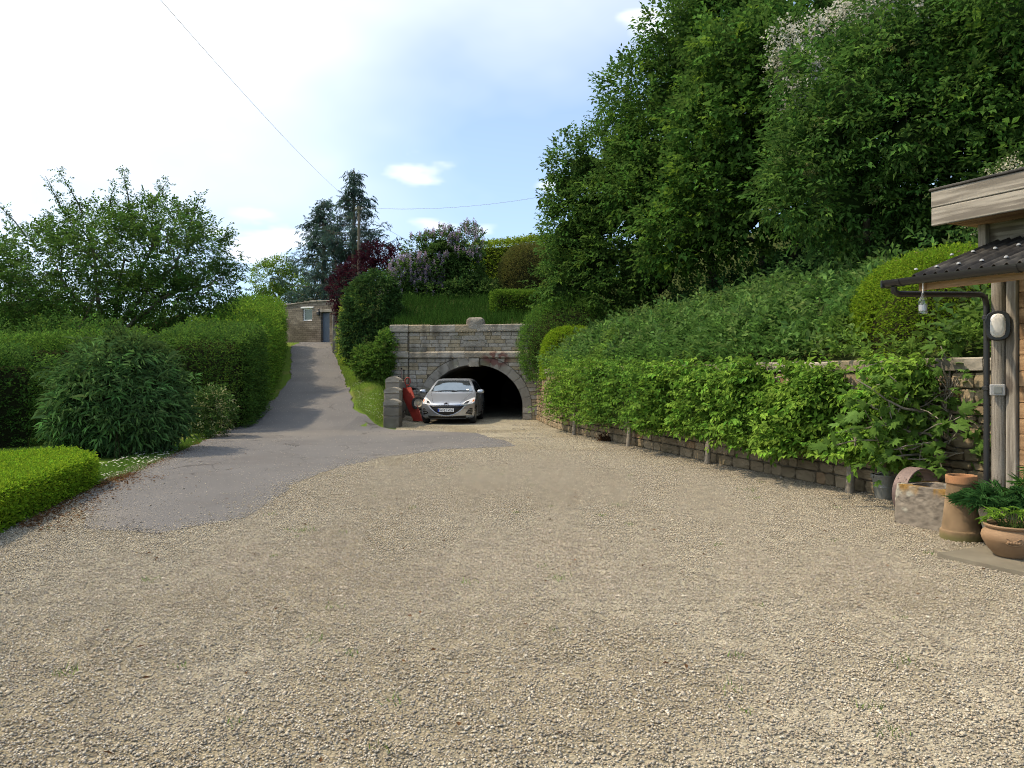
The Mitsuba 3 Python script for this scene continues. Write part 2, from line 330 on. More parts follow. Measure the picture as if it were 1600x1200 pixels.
def hill(x, y):
    x, y = np.asarray(x, float), np.asarray(y, float)
    b = bank(x, np.minimum(y, 29.4)) + 0.22 * np.maximum(y - 29.4, 0) * (y < 45) + (y >= 45) * 3.4
    hb = 3.40 + np.where(y < 40, 0.28 * (y - 29.2), 3.02 + 0.02 * (y - 40))
    w = sstep(0.9, 5.0, x)
    z = hb * (1 - w) + np.maximum(b, hb) * w
    z = np.where(y < 29.05, b, z)
    w2 = sstep(road_right(y) + 0.4, road_right(y) + 1.9, x)
    z = z + np.where(y < 29.05, np.maximum(hb_edge(x) - z, 0) * sstep(27.6, 29.05, y), 0) * sstep(.9, 1.6, x)
    return (z * w2 + (H(x, y) - 0.3) * (1 - w2)) + 0.25 * sstep(.1, 1.2, np.where(y < 29.05, x - wall_x(y), 2)) * (meshkit.fbm(np.stack([x * .35, y * .35, x * 0 + 2], -1), 3) - .5)


def spacing(lo, hi, near_lo, near_hi, step, grow=1.35):
    a = list(np.arange(near_lo, near_hi + step, step)); s = step
    while a[-1] < hi: s *= grow; a.append(a[-1] + s)
    s = step
    while a[0] > lo: s *= grow; a.insert(0, a[0] - s)
    return np.array(a)

gx, gy = spacing(-400, 400, -16, 8, 0.4), spacing(-60, 700, -2, 54, 0.4)
X, Y = np.meshgrid(gx, gy)
tag(obj('ground', grid_mesh(X, Y, H(X, Y) - 0.035 - 0.05 * (np.abs(X - 3) < 7) * (Y < 21)), 'mat_grass', smooth=True), 'rough mown grass and bare soil under everything', kind='structure')
# the wooded hillside behind the retaining wall
mb = MB()
ys = np.arange(8.6, 29.06, 0.35); ts = spacing(0.1, 60, 0.1, 12, 0.35)
Yh, Th = np.meshgrid(ys, ts, indexing='ij'); Xh = wall_x(Yh) + 0.05 + Th
mb.add(*grid_mesh(Xh, Yh, hill(Xh, Yh)))
ys = np.concatenate([[29.08], spacing(29.4, 600, 29.4, 52, 0.45)]); xs = spacing(-14, 300, -13.5, 16, 0.4)
Xh, Yh = np.meshgrid(xs, ys)
mb.add(*grid_mesh(Xh, Yh, hill(Xh, Yh)))
tag(obj('hillside', mb, 'mat_soil', smooth=True), 'shaded earth bank rising behind the walls', kind='structure')


def sheet(poly, lift, cell=0.5, jitter=0.0, seed=0, zfn=H):
    """A thin layer over the ground inside the outline, its edge made uneven."""
    p = np.array(shapely.segmentize(poly, 0.22).exterior.coords)[:-1]
    if jitter: p = p + jitter * (np.stack([meshkit.fbm(np.c_[p * 2.1, p[:, :1] * 0 + k + seed], 3) for k in (0, 50)], 1) - .5)
    poly = Polygon(p).buffer(0); x0, y0, x1, y1 = poly.bounds; out = MB(); shapely.prepare(poly)
    for x in np.arange(math.floor(x0 / cell) * cell, x1, cell):
        for y in np.arange(math.floor(y0 / cell) * cell, y1, cell):
            c = sbox(x, y, x + cell, y + cell)
            if shapely.contains(poly, c):
                v = np.array([(x, y), (x + cell, y), (x + cell, y + cell), (x, y + cell)]); f = np.array([[0, 1, 2], [0, 2, 3]])
                out.add(np.c_[v, zfn(v[:, 0], v[:, 1]) + lift], f); continue
            if not shapely.intersects(poly, c): continue
            g = shapely.intersection(poly, c)
            for q in getattr(g, 'geoms', [g]):
                if q.geom_type != 'Polygon' or q.area < 1e-5: continue
                v, f = trimesh.creation.triangulate_polygon(q, engine='earcut')
                a, b_, c_ = v[f[:, 0]], v[f[:, 1]], v[f[:, 2]]
                fl = ((b_ - a)[:, 0] * (c_ - a)[:, 1] - (b_ - a)[:, 1] * (c_ - a)[:, 0]) < 0
                f = np.where(fl[:, None], f[:, ::-1], f)
                out.add(np.c_[v, zfn(v[:, 0], v[:, 1]) + lift], f)
    return out, poly


right_edge = [(float(wall_x(y)) + .1, y) for y in (28.9, 26, 23.7, 21, 19.1, 17.4, 15.8, 14, 12.5, 10.8, 9.15)]
yard_poly = Polygon([(-5.6, -4), (-4.3, 4), (-5.25, 8.22), (-6.2, 11.3), (-5.0, 11.5), (-3.5, 20), (-3.4, 23.6), (-3.6, 24.6), (-4.0, 29.0), (-2.9, 29.0), (-1.2, 44), (1.9, 44), (0.4, 29.0)] + right_edge + [(5.7, 7.5), (9, 0), (9, -4)])
m, yard = sheet(yard_poly, 0.0, 0.8, 0.12)
tag(obj('gravel_yard', m, 'mat_gravel', smooth=True), 'pale buff gravel yard reaching up to the tunnel', kind='structure')
drive_poly = Polygon([(-13.5, 51.6), (-13.3, 48), (-9.3, 33.5), (-8.4, 28.3), (-8.15, 25), (-7.95, 21.5), (-6.75, 15.9), (-6.15, 12.9), (-5.8, 10.8), (-5.0, 9.2), (-4.45, 8.25), (-3.6, 8.05), (-3.0, 8.9), (-3.0, 10.2), (-3.2, 11.4), (-3.05, 13.4),
                      (-2.5, 15.4), (-1.4, 17.1), (0.1, 17.9), (-0.2, 19.4), (-1.07, 22.0), (-2.2, 22.6), (-3.3, 23.2), (-4.2, 24.3), (-5.15, 25.9), (-7.6, 35.6), (-11.3, 49.5), (-11.0, 52.2), (-13.5, 52.2)])
m, drive = sheet(drive_poly, 0.005, 0.8, 0.22, 5)
tag(obj('driveway', m, 'mat_asphalt', smooth=True), 'worn grey tarmac drive climbing to the stone building', kind='structure')

# loose gravel: real pebbles near the camera (one tile of them, repeated and turned), a thinner scatter along the tarmac's edge
def pebbles(n, area, lo, hi, seed, z=0.0, ico=True):
    r = np.random.default_rng(seed)
    base = trimesh.creation.icosphere(0) if ico else trimesh.Trimesh(np.vstack([np.eye(3), -np.eye(3)]), [[0, 1, 2], [1, 3, 2], [3, 4, 2], [4, 0, 2], [1, 0, 5], [3, 1, 5], [4, 3, 5], [0, 4, 5]], process=False)
    bv, bf = np.array(base.vertices), np.array(base.faces); k = len(bv)
    s = r.uniform(lo, hi, n) * np.where(r.random(n) < .04, 1.5, 1.0)
    sc = s[:, None] * np.stack([r.uniform(.75, 1.35, n), r.uniform(.6, 1.0, n), r.uniform(.38, .7, n)], 1)
    v = bv[None] * (1 + r.uniform(-.22, .22, (n, k, 1))) * sc[:, None]
    a, t = r.uniform(0, 6.283, n), r.normal(0, .28, n)
    v = np.stack([v[..., 0], v[..., 1] * np.cos(t)[:, None] - v[..., 2] * np.sin(t)[:, None], v[..., 1] * np.sin(t)[:, None] + v[..., 2] * np.cos(t)[:, None]], -1)
    v = np.stack([v[..., 0] * np.cos(a)[:, None] - v[..., 1] * np.sin(a)[:, None], v[..., 0] * np.sin(a)[:, None] + v[..., 1] * np.cos(a)[:, None], v[..., 2]], -1)
    p = area(r, n); zz = z(p) if callable(z) else z
    v = v + np.c_[p, np.zeros(n) + zz + r.uniform(-.002, .007, n)][:, None]
    pal = np.array([(.46, .38, .24), (.55, .48, .34), (.40, .31, .18), (.36, .30, .22), (.60, .55, .44), (.27, .235, .19), (.44, .31, .17), (.17, .16, .15), (.48, .44, .35)]) * 0.98
    col = pal[r.choice(9, n, p=[.21, .16, .15, .13, .07, .10, .07, .03, .08])] * r.uniform(.85, 1.12, (n, 1)); col = col.mean(1, keepdims=True) * np.array([1.035, 1.0, .905]) * .47 + col * .37 + np.array([.385, .362, .295]) * .18
    return v.reshape(-1, 3), (bf[None] + (np.arange(n) * k)[:, None, None]).reshape(-1, 3), np.repeat(col, k, 0)

v, f, c = pebbles(3900, lambda r, n: r.uniform(0, 1, (n, 2)), .0052, .0108, 3, ico=False); c = c * (.82 + .36 * meshkit.fbm(np.c_[v[:, :2] * 7, v[:, :1] * 0], 2)[:, None])
v[:, :2] -= .5
v[:, 2] += 0.012 * (meshkit.fbm(np.c_[v[:, :2] * 7, v[:, :1] * 0], 2) - .5)
scene['gravel_tile'] = {'type': 'shapegroup', 'stone': mikit.ply((v, f), 'mat_vertex', True, color=c)}
tag('gravel', 'loose buff and cream pebbles of the yard close by', kind='stuff')
for nm, nn, sd in (('gravel_tile_thin', 1300, 4), ('gravel_tile_sparse', 420, 5)):
    v, f, c = pebbles(nn, lambda r, n: r.uniform(0, 1, (n, 2)), .0062, .0125, sd, ico=False); v[:, :2] -= .5
    scene[nm] = {'type': 'shapegroup', 'stone': mikit.ply((v, f), 'mat_vertex', True, color=c)}
rg = np.random.default_rng(12); k = 0; tiles = []
solid = shapely.difference(yard, drive.buffer(.05)); shapely.prepare(solid)
for i in range(-10, 10):
    for j in range(2, 27):
        x, y = i + .5, j + .5
        if abs(x) > 0.66 * (y + 1.0) + 0.8 or not shapely.intersects(solid, Point(x, y)) or y > 19 and rg.random() < (y - 19) / 9 or shapely.intersection(solid, sbox(x - .5, y - .5, x + .5, y + .5)).area < .93: continue
        if 3.2 < x and y < 7.2 and x > 3.2 + 0.5 * (7.2 - y): pass
        k += 1; tiles.append(sbox(x - .5, y - .5, x + .5, y + .5))
        scene[f'gravel__{k:03d}'] = {'type': 'instance', 'shapegroup': {'type': 'ref', 'id': 'gravel_tile' if y < 13 + 2.2 * rg.random() else 'gravel_tile_thin' if y < 16.5 + 3 * rg.random() else 'gravel_tile_sparse'},
                                     'to_world': T().translate([x, y, 0.002]).rotate([0, 0, 1], 90 * int(rg.integers(4))).scale([int(rg.choice([-1, 1])), 1, 1])}
        # neighbouring tiles turned and mirrored so that no pattern repeats
bare = shapely.difference(shapely.union(yard, drive.buffer(.3)), shapely.union_all([q for q in tiles ])); shapely.prepare(bare); shapely.prepare(drive)
def edge_area(r, n):
    q = []
    while len(q) < n:
        p = r.uniform((-7, 2.4), (6.2, 20.5), (60000, 2)); pt = shapely.points(p)
        ok = shapely.contains(bare, pt) & (np.abs(p[:, 0]) < .68 * p[:, 1] + .6); p, pt = p[ok], pt[ok]
        inside = shapely.contains(drive, pt); din = shapely.distance(pt, drive.exterior)
        pr = np.where(inside, .8 * np.exp(-din / .18) + .010, 1.0) * np.minimum(1, (9.0 / p[:, 1]) ** 1.5)
        q += p[r.random(len(p)) < pr].tolist()
    return np.array(q[:n])
v, f, c = pebbles(26000, edge_area , .006, .0118, 8, z=lambda p: H(p[:, 0], p[:, 1]) + .006, ico=False)
scene['gravel__000'] = mikit.ply((v, f), 'mat_vertex', True, color=c)
# ------------------------------------------------------------------ tunnel portal
PA = math.radians(9.0)
PO = np.array([-1.36, 28.75, 0.0]); PX = np.array([math.cos(PA), -math.sin(PA), 0]); PYv = np.array([math.sin(PA), math.cos(PA), 0])   # local x along the face, y into the hill
HW, SPR, RISE = 1.76, 0.45, 1.52                                                         # half width, springing height, rise of the arch
XL, XR = -3.08, 3.04
def P(v): return frame(v, PO, PX, PYv)
portal = thing('tunnel_portal', 'old grey stone tunnel portal with round arch, string course and coped parapet', 'tunnel entrance')
rs = np.random.default_rng(5)


def arch_poly(grow=0.0, n=48):
    a = np.linspace(0, np.pi, n)
    p = [(HW + grow, -1)] + [((HW + grow) * math.cos(t), SPR + (RISE + grow) * math.sin(t)) for t in a] + [(-HW - grow, -1)]
    return Polygon(p)


def stone(poly, y0, depth, parent, bsdf, name='stone', to=P, inset=0.006, rough=0.004, tint=None):
    """One dressed block from its outline on the face: recessed joint, chamfered arris, face a little out of true."""
    q = poly.buffer(-inset, join_style=2)
    if q.is_empty or q.geom_type != 'Polygon' or q.area < 4e-4: return
    q = q.simplify(0.002); p = np.array(q.exterior.coords)[:-1]
    if Polygon(p).exterior.is_ccw is False: p = p[::-1]
    c = p.mean(0); n = len(p); b = 0.012
    inn = c + (p - c) * (1 - b / np.maximum(np.linalg.norm(p - c, axis=1, keepdims=True), .03))
    d = rs.uniform(0, .014)
    v = np.vstack([np.c_[p[:, 0], np.full(n, y0 + depth), p[:, 1]], np.c_[p[:, 0], np.full(n, y0 + .012 - d), p[:, 1]], np.c_[inn[:, 0], y0 - d + rs.uniform(-rough, rough, n), inn[:, 1]], [[c[0], y0 - d - rough, c[1]]]])
    f = []
    for i in range(n):
        j = (i + 1) % n
        f += [[i, j, n + j], [i, n + j, n + i], [n + i, n + j, 2 * n + j], [n + i, 2 * n + j, 2 * n + i], [2 * n + i, 2 * n + j, 3 * n]]
    v = to(v); uv = np.broadcast_to(rs.uniform(0, 1, 2) if tint is None else np.asarray(tint, float), (len(v), 2))
    key = numbered(f'{parent}__{name}')
    scene[key] = mikit.ply((v, np.array(f)), bsdf, False, uv=uv)
    return key


# backing wall with the arch cut through it, and the barrel of the tunnel behind
face = Polygon([(XL, -.3), (XR, -.3), (XR, 3.14), (XL, 3.14)]).difference(arch_poly(.02))
m = trimesh.creation.extrude_polygon(face, 0.55, engine='earcut'); v = np.array(m.vertices); v = np.c_[v[:, 0], v[:, 2] + .045, v[:, 1]]
obj('backing', (P(v), np.array(m.faces)[:, ::-1]), 'mat_mortar', portal)
mb = MB(); a = np.array(arch_poly(.0).exterior.coords)[:-1]; a = np.vstack([a[1:-1], [(-HW, -.2)], ])
a = np.vstack([[(HW, -.2)], a]); rings = np.linspace(.06, 16, 28)
X = np.broadcast_to(a[None, :, 0], (28, len(a))).copy(); Z = np.broadcast_to(a[None, :, 1], (28, len(a))).copy(); Yr = np.broadcast_to(rings[:, None], X.shape).copy()
jit = .03 * (meshkit.noise(np.stack([X * 3, Yr * 2, Z * 3], -1)) - .5); X = X + jit; Z = Z + jit
v, f = grid_mesh(X, Yr, Z); mb.add(P(v), f)
e = trimesh.creation.extrude_polygon(arch_poly(.2), .2, engine='earcut'); ev = np.array(e.vertices); mb.add(P(np.c_[ev[:, 0], ev[:, 2] + 16, ev[:, 1]]), np.array(e.faces))
obj('tunnel_lining', mb, 'mat_mortar', portal, uv=np.full((mb.n, 2), .2))
# coursed stones
ring_out = arch_poly(.335)
pil = (XL - .03, XL + .62)                                                               # the pilaster at the left end
keyb = sbox(-.19, SPR + RISE - .02, .19, 2.20)
def course_row(z0, z1, x0, x1, y0, cut=None):
    x = x0
    while x < x1 - .02:
        w = rs.uniform(.24, .46)
        if x + w > x1 - .16: w = x1 - x
        b_ = sbox(x, z0, x + w, z1)
        if cut is not None: b_ = b_.difference(cut)
        for g in getattr(b_, 'geoms', [b_]):
            if g.geom_type == 'Polygon' and g.area > .008: stone(g, y0, .14, portal, 'mat_portal')
        x += w
z = 0.0
cut = ring_out.union(keyb)
while z < 2.19:
    h = min(rs.uniform(.125, .175), 2.20 - z)
    if 2.20 - z - h < .08: h = 2.20 - z
    course_row(z, z + h, pil[1] + .02, XR, 0.0, cut)
    x = pil[0]; sp = pil[0] + rs.uniform(.22, .42)
    stone(sbox(pil[0], z, sp, z + h), -.07, .2, portal, 'mat_portal'); stone(sbox(sp, z, pil[1], z + h), -.07, .2, portal, 'mat_portal')
    z += h
z = 2.47
for h in (.14, .135, .14, .135, .14):
    course_row(z, z + h, pil[1] + .02, XR, 0.02)
    sp = pil[0] + rs.uniform(.22, .42)
    stone(sbox(pil[0] + .02, z, sp, z + h), -.05, .2, portal, 'mat_portal'); stone(sbox(sp, z, pil[1] - .02, z + h), -.05, .2, portal, 'mat_portal')
    z += h
ZP = z
# arch ring, keystone, string course, coping, the block on the parapet
N = 15
for k in range(N):
    t0, t1 = np.pi * k / N, np.pi * (k + 1) / N
    t = np.linspace(t0, t1, 5)
    inn = [(HW * math.cos(s), SPR + RISE * math.sin(s)) for s in t]; out = [((HW + .335) * math.cos(s), SPR + (RISE + .325) * math.sin(s)) for s in t[::-1]]
    g = Polygon(inn + out).difference(keyb)
    if g.geom_type == 'Polygon': stone(g, -.012, .5, portal, 'mat_portal', 'voussoir', inset=.0025, tint=(rs.uniform(.0, .22), .4))
for s in (-1, 1):
    for z0, z1 in ((0, .23), (.23, SPR)): stone(sbox(min(s * HW, s * (HW + .335)), z0, max(s * HW, s * (HW + .335)), z1), -.012, .5, portal, 'mat_portal', 'voussoir')
stone(sbox(-.19, SPR + RISE - .07, .19, 2.21), -.10, .5, portal, 'mat_portal', 'keystone', tint=(.5, .3))


def moulding(x0, x1, prof, name, step=(.7, 1.15), tint=None):
    """A course of long blocks with a moulded section (y, z), butted end to end."""
    x = x0; pr = np.array(prof); n = len(pr)
    while x < x1 - .05:
        w = rs.uniform(*step)
        if x + w > x1 - .35: w = x1 - x
        a, b_ = x + .004, x + w - .004; dz = rs.uniform(-.006, .006)
        v = np.vstack([np.c_[np.full(n, a), pr[:, 0], pr[:, 1] + dz], np.c_[np.full(n, b_), pr[:, 0], pr[:, 1] + dz]])
        m = trimesh.convex.convex_hull(v); v = P(np.array(m.vertices))
        key = numbered(f'{portal}__{name}'); scene[key] = mikit.ply((v, np.array(m.faces)), 'mat_portal', False, uv=np.broadcast_to((rs.uniform(.3, 1), rs.uniform(.2, 1)), (len(v), 2)))
        x += w
moulding(pil[1] + .05, XR, [(.3, 2.205), (-.06, 2.205), (-.12, 2.25), (-.12, 2.40), (-.07, 2.465), (.3, 2.465)], 'string_course')
moulding(pil[0] - .03, pil[1] + .05, [(.3, 2.205), (-.13, 2.205), (-.19, 2.25), (-.19, 2.42), (-.14, 2.465), (.3, 2.465)], 'string_course', (2, 2.1))
moulding(pil[1] + .02, XR, [(.5, ZP + .004), (-.05, ZP + .004), (-.07, ZP + .05), (-.07, ZP + .24), (-.03, ZP + .265), (.5, ZP + .275)], 'coping', (.6, 1.0))
moulding(pil[0] - .02, pil[1] + .02, [(.5, ZP + .004), (-.12, ZP + .004), (-.14, ZP + .05), (-.14, ZP + .25), (-.10, ZP + .275), (.5, ZP + .285)], 'coping', (2, 2.1))
m = trimesh.creation.icosphere(3); v = np.array(m.vertices); v = np.sign(v) * np.abs(v) ** .5; v = v * [.34, .24, .26] * (1 + .16 * (meshkit.fbm(v * 2.3, 3)[:, None] - .5)); v += [.02, .16, ZP + .27]
scene[numbered(f'{portal}__block')] = mikit.ply((P(v), np.array(m.faces)), 'mat_portal', True, uv=np.full((len(v), 2), .3))
tag(f'{portal}__block', 'rough weathered boulder on the parapet')
# the date panel over the arch: an eroded, slightly proud panel
for zz, hh in ((2.62, .2), (2.86, .17)):
    stone(sbox(-.42, zz, .40, zz + hh), -.012, .05, portal, 'mat_portal', 'panel', tint=(.35, .2))

# ------------------------------------------------------------------ stepped stone posts at the corner of the lawn
post_lab = ['lowest and frontmost of three round topped dark stone posts stepping up beside the lawn', 'middle one of three round topped dark stone posts stepping up beside the lawn', 'tallest and hindmost of three round topped dark stone posts by the tunnel']
for i, (y0, y1, h, x0, x1) in enumerate(((24.25, 24.9, .86, -3.93, -3.44), (24.95, 25.6, 1.22, -4.02, -3.53), (25.65, 26.3, 1.55, -4.08, -3.63))):
    t = thing('stone_post', post_lab[i], 'stone post', 'stepped stone posts')
    xs = np.linspace(x0, x1, 9); top = [(x, h - .10 * abs(2 * (x - (x0 + x1) / 2) / (x1 - x0)) ** 2.4) for x in xs]
    pr = Polygon([(x0, h - .17), (x0, -.1), (x1, -.1), (x1, h - .17)]); 
    zz = [-.1, .34, .62, h - .18] if i == 0 else [-.1, h - .72, h - .18]
    T_ = lambda v: np.asarray(v)
    for a_, b_ in zip(zz[:-1], zz[1:]):
        o = rs.uniform(-.012, .012, 4)
        v, f = boxm((x0 + o[0] * .4, y0 + o[1], a_ + .002), (x1 + o[2] * .4, y1 + .02 + o[3], b_ - .002), .018)
        scene[numbered(f'{t}__block')] = mikit.ply((v, f), 'mat_portal', False, uv=np.full((len(v), 2), .1))
    cap = Polygon([(x0 + .004, h - .185)] + [(min(max(x, x0 + .004), x1 - .004), z) for x, z in top] + [(x1 - .004, h - .185)]).buffer(0)
    m = trimesh.creation.extrude_polygon(cap, y1 - y0 + .06, engine='earcut'); v = np.array(m.vertices); v = np.c_[v[:, 0], v[:, 2] + y0 - .03, v[:, 1]]
    scene[numbered(f'{t}__cap')] = mikit.ply((v, np.array(m.faces)[:, ::-1]), 'mat_portal', 30)
# low wall that holds the lawn up between the posts and the portal
t = thing('garden_wall', 'short dark stone wall holding up the lawn beside the red trailer', 'wall')
for i in range(7):
    for j in range(4):
        o = rs.uniform(-.02, .02, 3); y0 = 26.35 + i * .4 + (j % 2) * .1
        v, f = boxm((-4.1 + o[0] - .06 * i / 2, y0, -.05 + j * .36), (-3.72 + o[1] - .06 * i / 2, y0 + .395, .30 + j * .36), .03)
        scene[numbered(f'{t}__stone')] = mikit.ply((v, f), 'mat_portal', False, uv=np.broadcast_to(rs.uniform(0, .5, 2), (len(v), 2)))

# ------------------------------------------------------------------ retaining wall of coursed rubble
rw = thing('retaining_wall', 'long curving rubble stone retaining wall half hidden behind trained fruit trees', 'wall')
WH = 1.80
def ribbon(s0, s1, prof, n):
    """Sweeps a section (offset towards the yard, z) along the wall's foot."""
    rows = []
    for s in np.linspace(s0, s1, n):
        p, t, nn = wall_at(s); rows.append([[p[0] + nn[0] * o, p[1] + nn[1] * o, z] for o, z in prof])
    v = np.array(rows); k = len(prof)
    i, j = np.meshgrid(np.arange(n - 1), np.arange(k - 1), indexing='ij')
    q = np.stack([i * k + j, i * k + j + 1, (i + 1) * k + j + 1, (i + 1) * k + j], -1).reshape(-1, 4)
    v = v.reshape(-1, 3)
    return v, np.vstack([q[:, [0, 1, 2]], q[:, [0, 2, 3]]])
LEN = WS[-1]
v, f = ribbon(0, LEN, [(-.02, -.3), (-.05, WH - .14), (-.46, WH - .14), (-.46, -.3)], 140)
obj('backing', (v, f[:, ::-1]), 'mat_mortar', rw)
stuff, cand = MB(), []
z = 0.0
while z < WH - .16:
    h = rs.uniform(.09, .19)
    if WH - .16 - z - h < .09: h = WH - .16 - z
    s = rs.uniform(-.2, 0)
    while s < LEN:
        w = rs.uniform(.16, .46) * (1.2 if z < .3 else 1)
        if s > 0: cand.append((s, min(s + w, LEN), z, z + h))
        s += w
    z += h
def rubble_mesh(s0, s1, z0, z1):
    p, t, nn = wall_at((s0 + s1) / 2); hw, hh = (s1 - s0) / 2 - .005, (z1 - z0) / 2 - .005
    zc = (z0 + z1) / 2; d = rs.uniform(.012, .04)
    m = 8; an = np.array([0, .12, .25, .38, .5, .62, .75, .88]) * 2 * np.pi + np.pi / 4 * 0
    cx = np.sign(np.cos(an)) * np.abs(np.cos(an)) ** .3 * hw; cz = np.sign(np.sin(an)) * np.abs(np.sin(an)) ** .3 * hh
    jx = 1 + rs.uniform(-.09, .04, m); jz = 1 + rs.uniform(-.09, .04, m)
    o = np.vstack([np.c_[cx, np.full(m, -.05), cz], np.c_[cx * jx, np.full(m, d * .55), cz * jz], np.c_[cx * jx * .9, d + rs.uniform(-.012, .012, m), cz * jz * .84], [[0, d, 0]]])
    f = []
    for i in range(m):
        j = (i + 1) % m
        f += [[i, m + j, j], [i, m + i, m + j], [m + i, 2 * m + j, m + j], [m + i, 2 * m + i, 2 * m + j], [2 * m + i, 3 * m, 2 * m + j]]
    return frame(o, [p[0], p[1], zc], t, nn), np.array(f)
def show(c):                                          # how large a stone shows: near and low ones are seen under the leaves
    p = wall_at((c[0] + c[1]) / 2)[0]
    return (c[1] - c[0]) / p[1] * (1 if c[2] < .75 else .25 if p[1] < 22 else .6)
cand.sort(key=show, reverse=True)
uvs = []
for i, c in enumerate(cand):
    v, f = rubble_mesh(*c); uv = np.broadcast_to(rs.uniform(0, 1, 2), (len(v), 2))
    if i < 285: scene[numbered(f'{rw}__stone')] = mikit.ply((v, f), 'mat_rubble', False, uv=uv)
    else: stuff.add(v, f); uvs.append(uv)
obj('rubble', stuff, 'mat_rubble', rw, uv=np.vstack(uvs)); tag(f'{rw}__rubble', kind='stuff')
s = 0.0
while s < LEN:
    w = min(rs.uniform(.6, 1.1), LEN - s); z1 = WH + rs.uniform(-.01, .01)
    if w > .1:
        v, f = ribbon(s + .005, s + w - .005, [(.07, WH - .145), (.08, z1 - .02), (.06, z1), (-.48, z1), (-.5, WH - .145), (.07, WH - .145)], 4)
        n = 4; k = 6; capf = [[0, 2, 1], [0, 3, 2], [0, 4, 3]] + [[(n - 1) * k, (n - 1) * k + 1, (n - 1) * k + 2], [(n - 1) * k, (n - 1) * k + 2, (n - 1) * k + 3], [(n - 1) * k, (n - 1) * k + 3, (n - 1) * k + 4]]
        scene[numbered(f'{rw}__coping')] = mikit.ply((v, np.vstack([f, capf])[:, ::-1]), 'mat_portal', False, uv=np.broadcast_to((rs.uniform(.3, .9), rs.uniform(.3, .8)), (len(v), 2)))
    s += w

# ------------------------------------------------------------------ stone building at the top of the drive
bd = thing('stone_building', 'low flat topped rubble stone building with blue grey door at the top of the drive', 'building')
BL, BR = at(440, 535, 52.5), at(524, 535, 51.0); BL[2] = BR[2] = 3.6
bx = unit((BR - BL) * [1, 1, 0]); by = np.array([-bx[1], bx[0], 0]); BW = np.linalg.norm((BR - BL)[:2])
def B(v): return frame(v, BL, bx, by)
k52 = 52 / F
dx0, dx1, dz1 = BW * .735, BW * .895, 2.05
wx0, wx1, wz0, wz1 = BW * .40, BW * .575, 1.52, 2.35
outline = Polygon([(-1.2, -.4), (BW + .6, -.4), (BW + .6, 2.75), (BW * .6, 2.72), (-1.2, 2.45)]).difference(sbox(dx0, -.1, dx1, dz1)).difference(sbox(wx0, wz0, wx1, wz1))
m = trimesh.creation.extrude_polygon(outline, .5, engine='earcut'); v = np.array(m.vertices)
obj('wall', (B(np.c_[v[:, 0], v[:, 2], v[:, 1]]), np.array(m.faces)[:, ::-1]), 'mat_far_wall', bd)
v, f = boxm((-1.2, .52, -.4), (BW + .6, 5, 2.40)); obj('wall', (B(v), f), 'mat_far_wall', bd)
mb = MB()
for i in range(12):
    x0 = -1.2 + (BW + 1.8) * i / 12; x1 = x0 + (BW + 1.8) / 12 - .012; zt = np.interp((x0 + x1) / 2, [-1.2, BW * .6, BW + .6], [2.45, 2.72, 2.75])
    v, f = boxm((x0, -.06, zt + .003), (x1, .56, zt + .10 + rs.uniform(-.02, .03)), .02)
    scene[numbered(f'{bd}__coping')] = mikit.ply((B(v), f), 'mat_portal', False, uv=np.full((len(v), 2), .4))
d_ = obj('door', tuple([B(boxm((dx0, .2, -.1), (dx1, .26, dz1), .01)[0]), boxm((dx0, .2, -.1), (dx1, .26, dz1), .01)[1]]), 'mat_door', bd)
v, f = boxm((dx1 - .12, .17, .95), (dx1 - .06, .2, 1.1)); obj('handle', (B(v), f), 'mat_chrome', d_)
v, f = boxm((dx0 - .18, -.02, dz1 + .002), (dx1 + .18, .3, dz1 + .20), .01); obj('lintel', (B(v), f), 'mat_portal', bd, uv=np.full((len(v), 2), .6))
w_ = thing(f'{bd}__window', None, None)
mb = MB()
for lo, hi in (((wx0, .1, wz0), (wx0 + .08, .2, wz1)), ((wx1 - .08, .1, wz0), (wx1, .2, wz1)), ((wx0 + .08, .1, wz0), (wx1 - .08, .2, wz0 + .08)), ((wx0 + .08, .1, wz1 - .08), (wx1 - .08, .2, wz1))): mb.add(*boxm(lo, hi))
v, f = mb.mesh(); obj('frame', (B(v), f), 'mat_white', w_)
v, f = boxm((wx0 + .06, .15, wz0 + .06), (wx1 - .06, .16, wz1 - .06)); obj('pane', (B(v), f), 'mat_pane', w_)
v, f = boxm((wx0 - .12, -.05, wz1 + .002), (wx1 + .12, .1, wz1 + .09)); obj('lintel', (B(v), f), 'mat_white', w_)
labels.pop(w_, None)
v, f = boxm((wx1 + .42, -.16, 1.85), (wx1 + .62, -.0, 2.13), .03); lk = thing('wall_lantern', 'small dark lantern on the stone building between window and door', 'lantern')
lt = obj('body', (B(v), f), 'mat_black_plastic', lk); v, f = boxm((wx1 + .46, -.05, 2.131), (wx1 + .58, .02, 2.3), .02); obj('bracket', (B(v), f), 'mat_black_plastic', lk)
# gate post beside it
g = thing('gate_post', 'pale weathered wooden gate post standing in the grass beside the drive', 'post')
p = at(523, 541, 44.0); v, f = boxm((p[0] - .12, p[1] - .1, p[2] - .4), (p[0] + .14, p[1] + .12, p[2] + 1.75), .02)
tag(obj('post', (v, f), 'mat_wood_grey', g, uv=np.c_[v[:, 2], v[:, 0]])); v, f = boxm((p[0] - .14, p[1] - .12, p[2] + 1.753), (p[0] + .16, p[1] + .14, p[2] + 1.80), .015); obj('cap', (v, f), 'mat_wood_grey', g, uv=np.c_[v[:, 0], v[:, 1]])

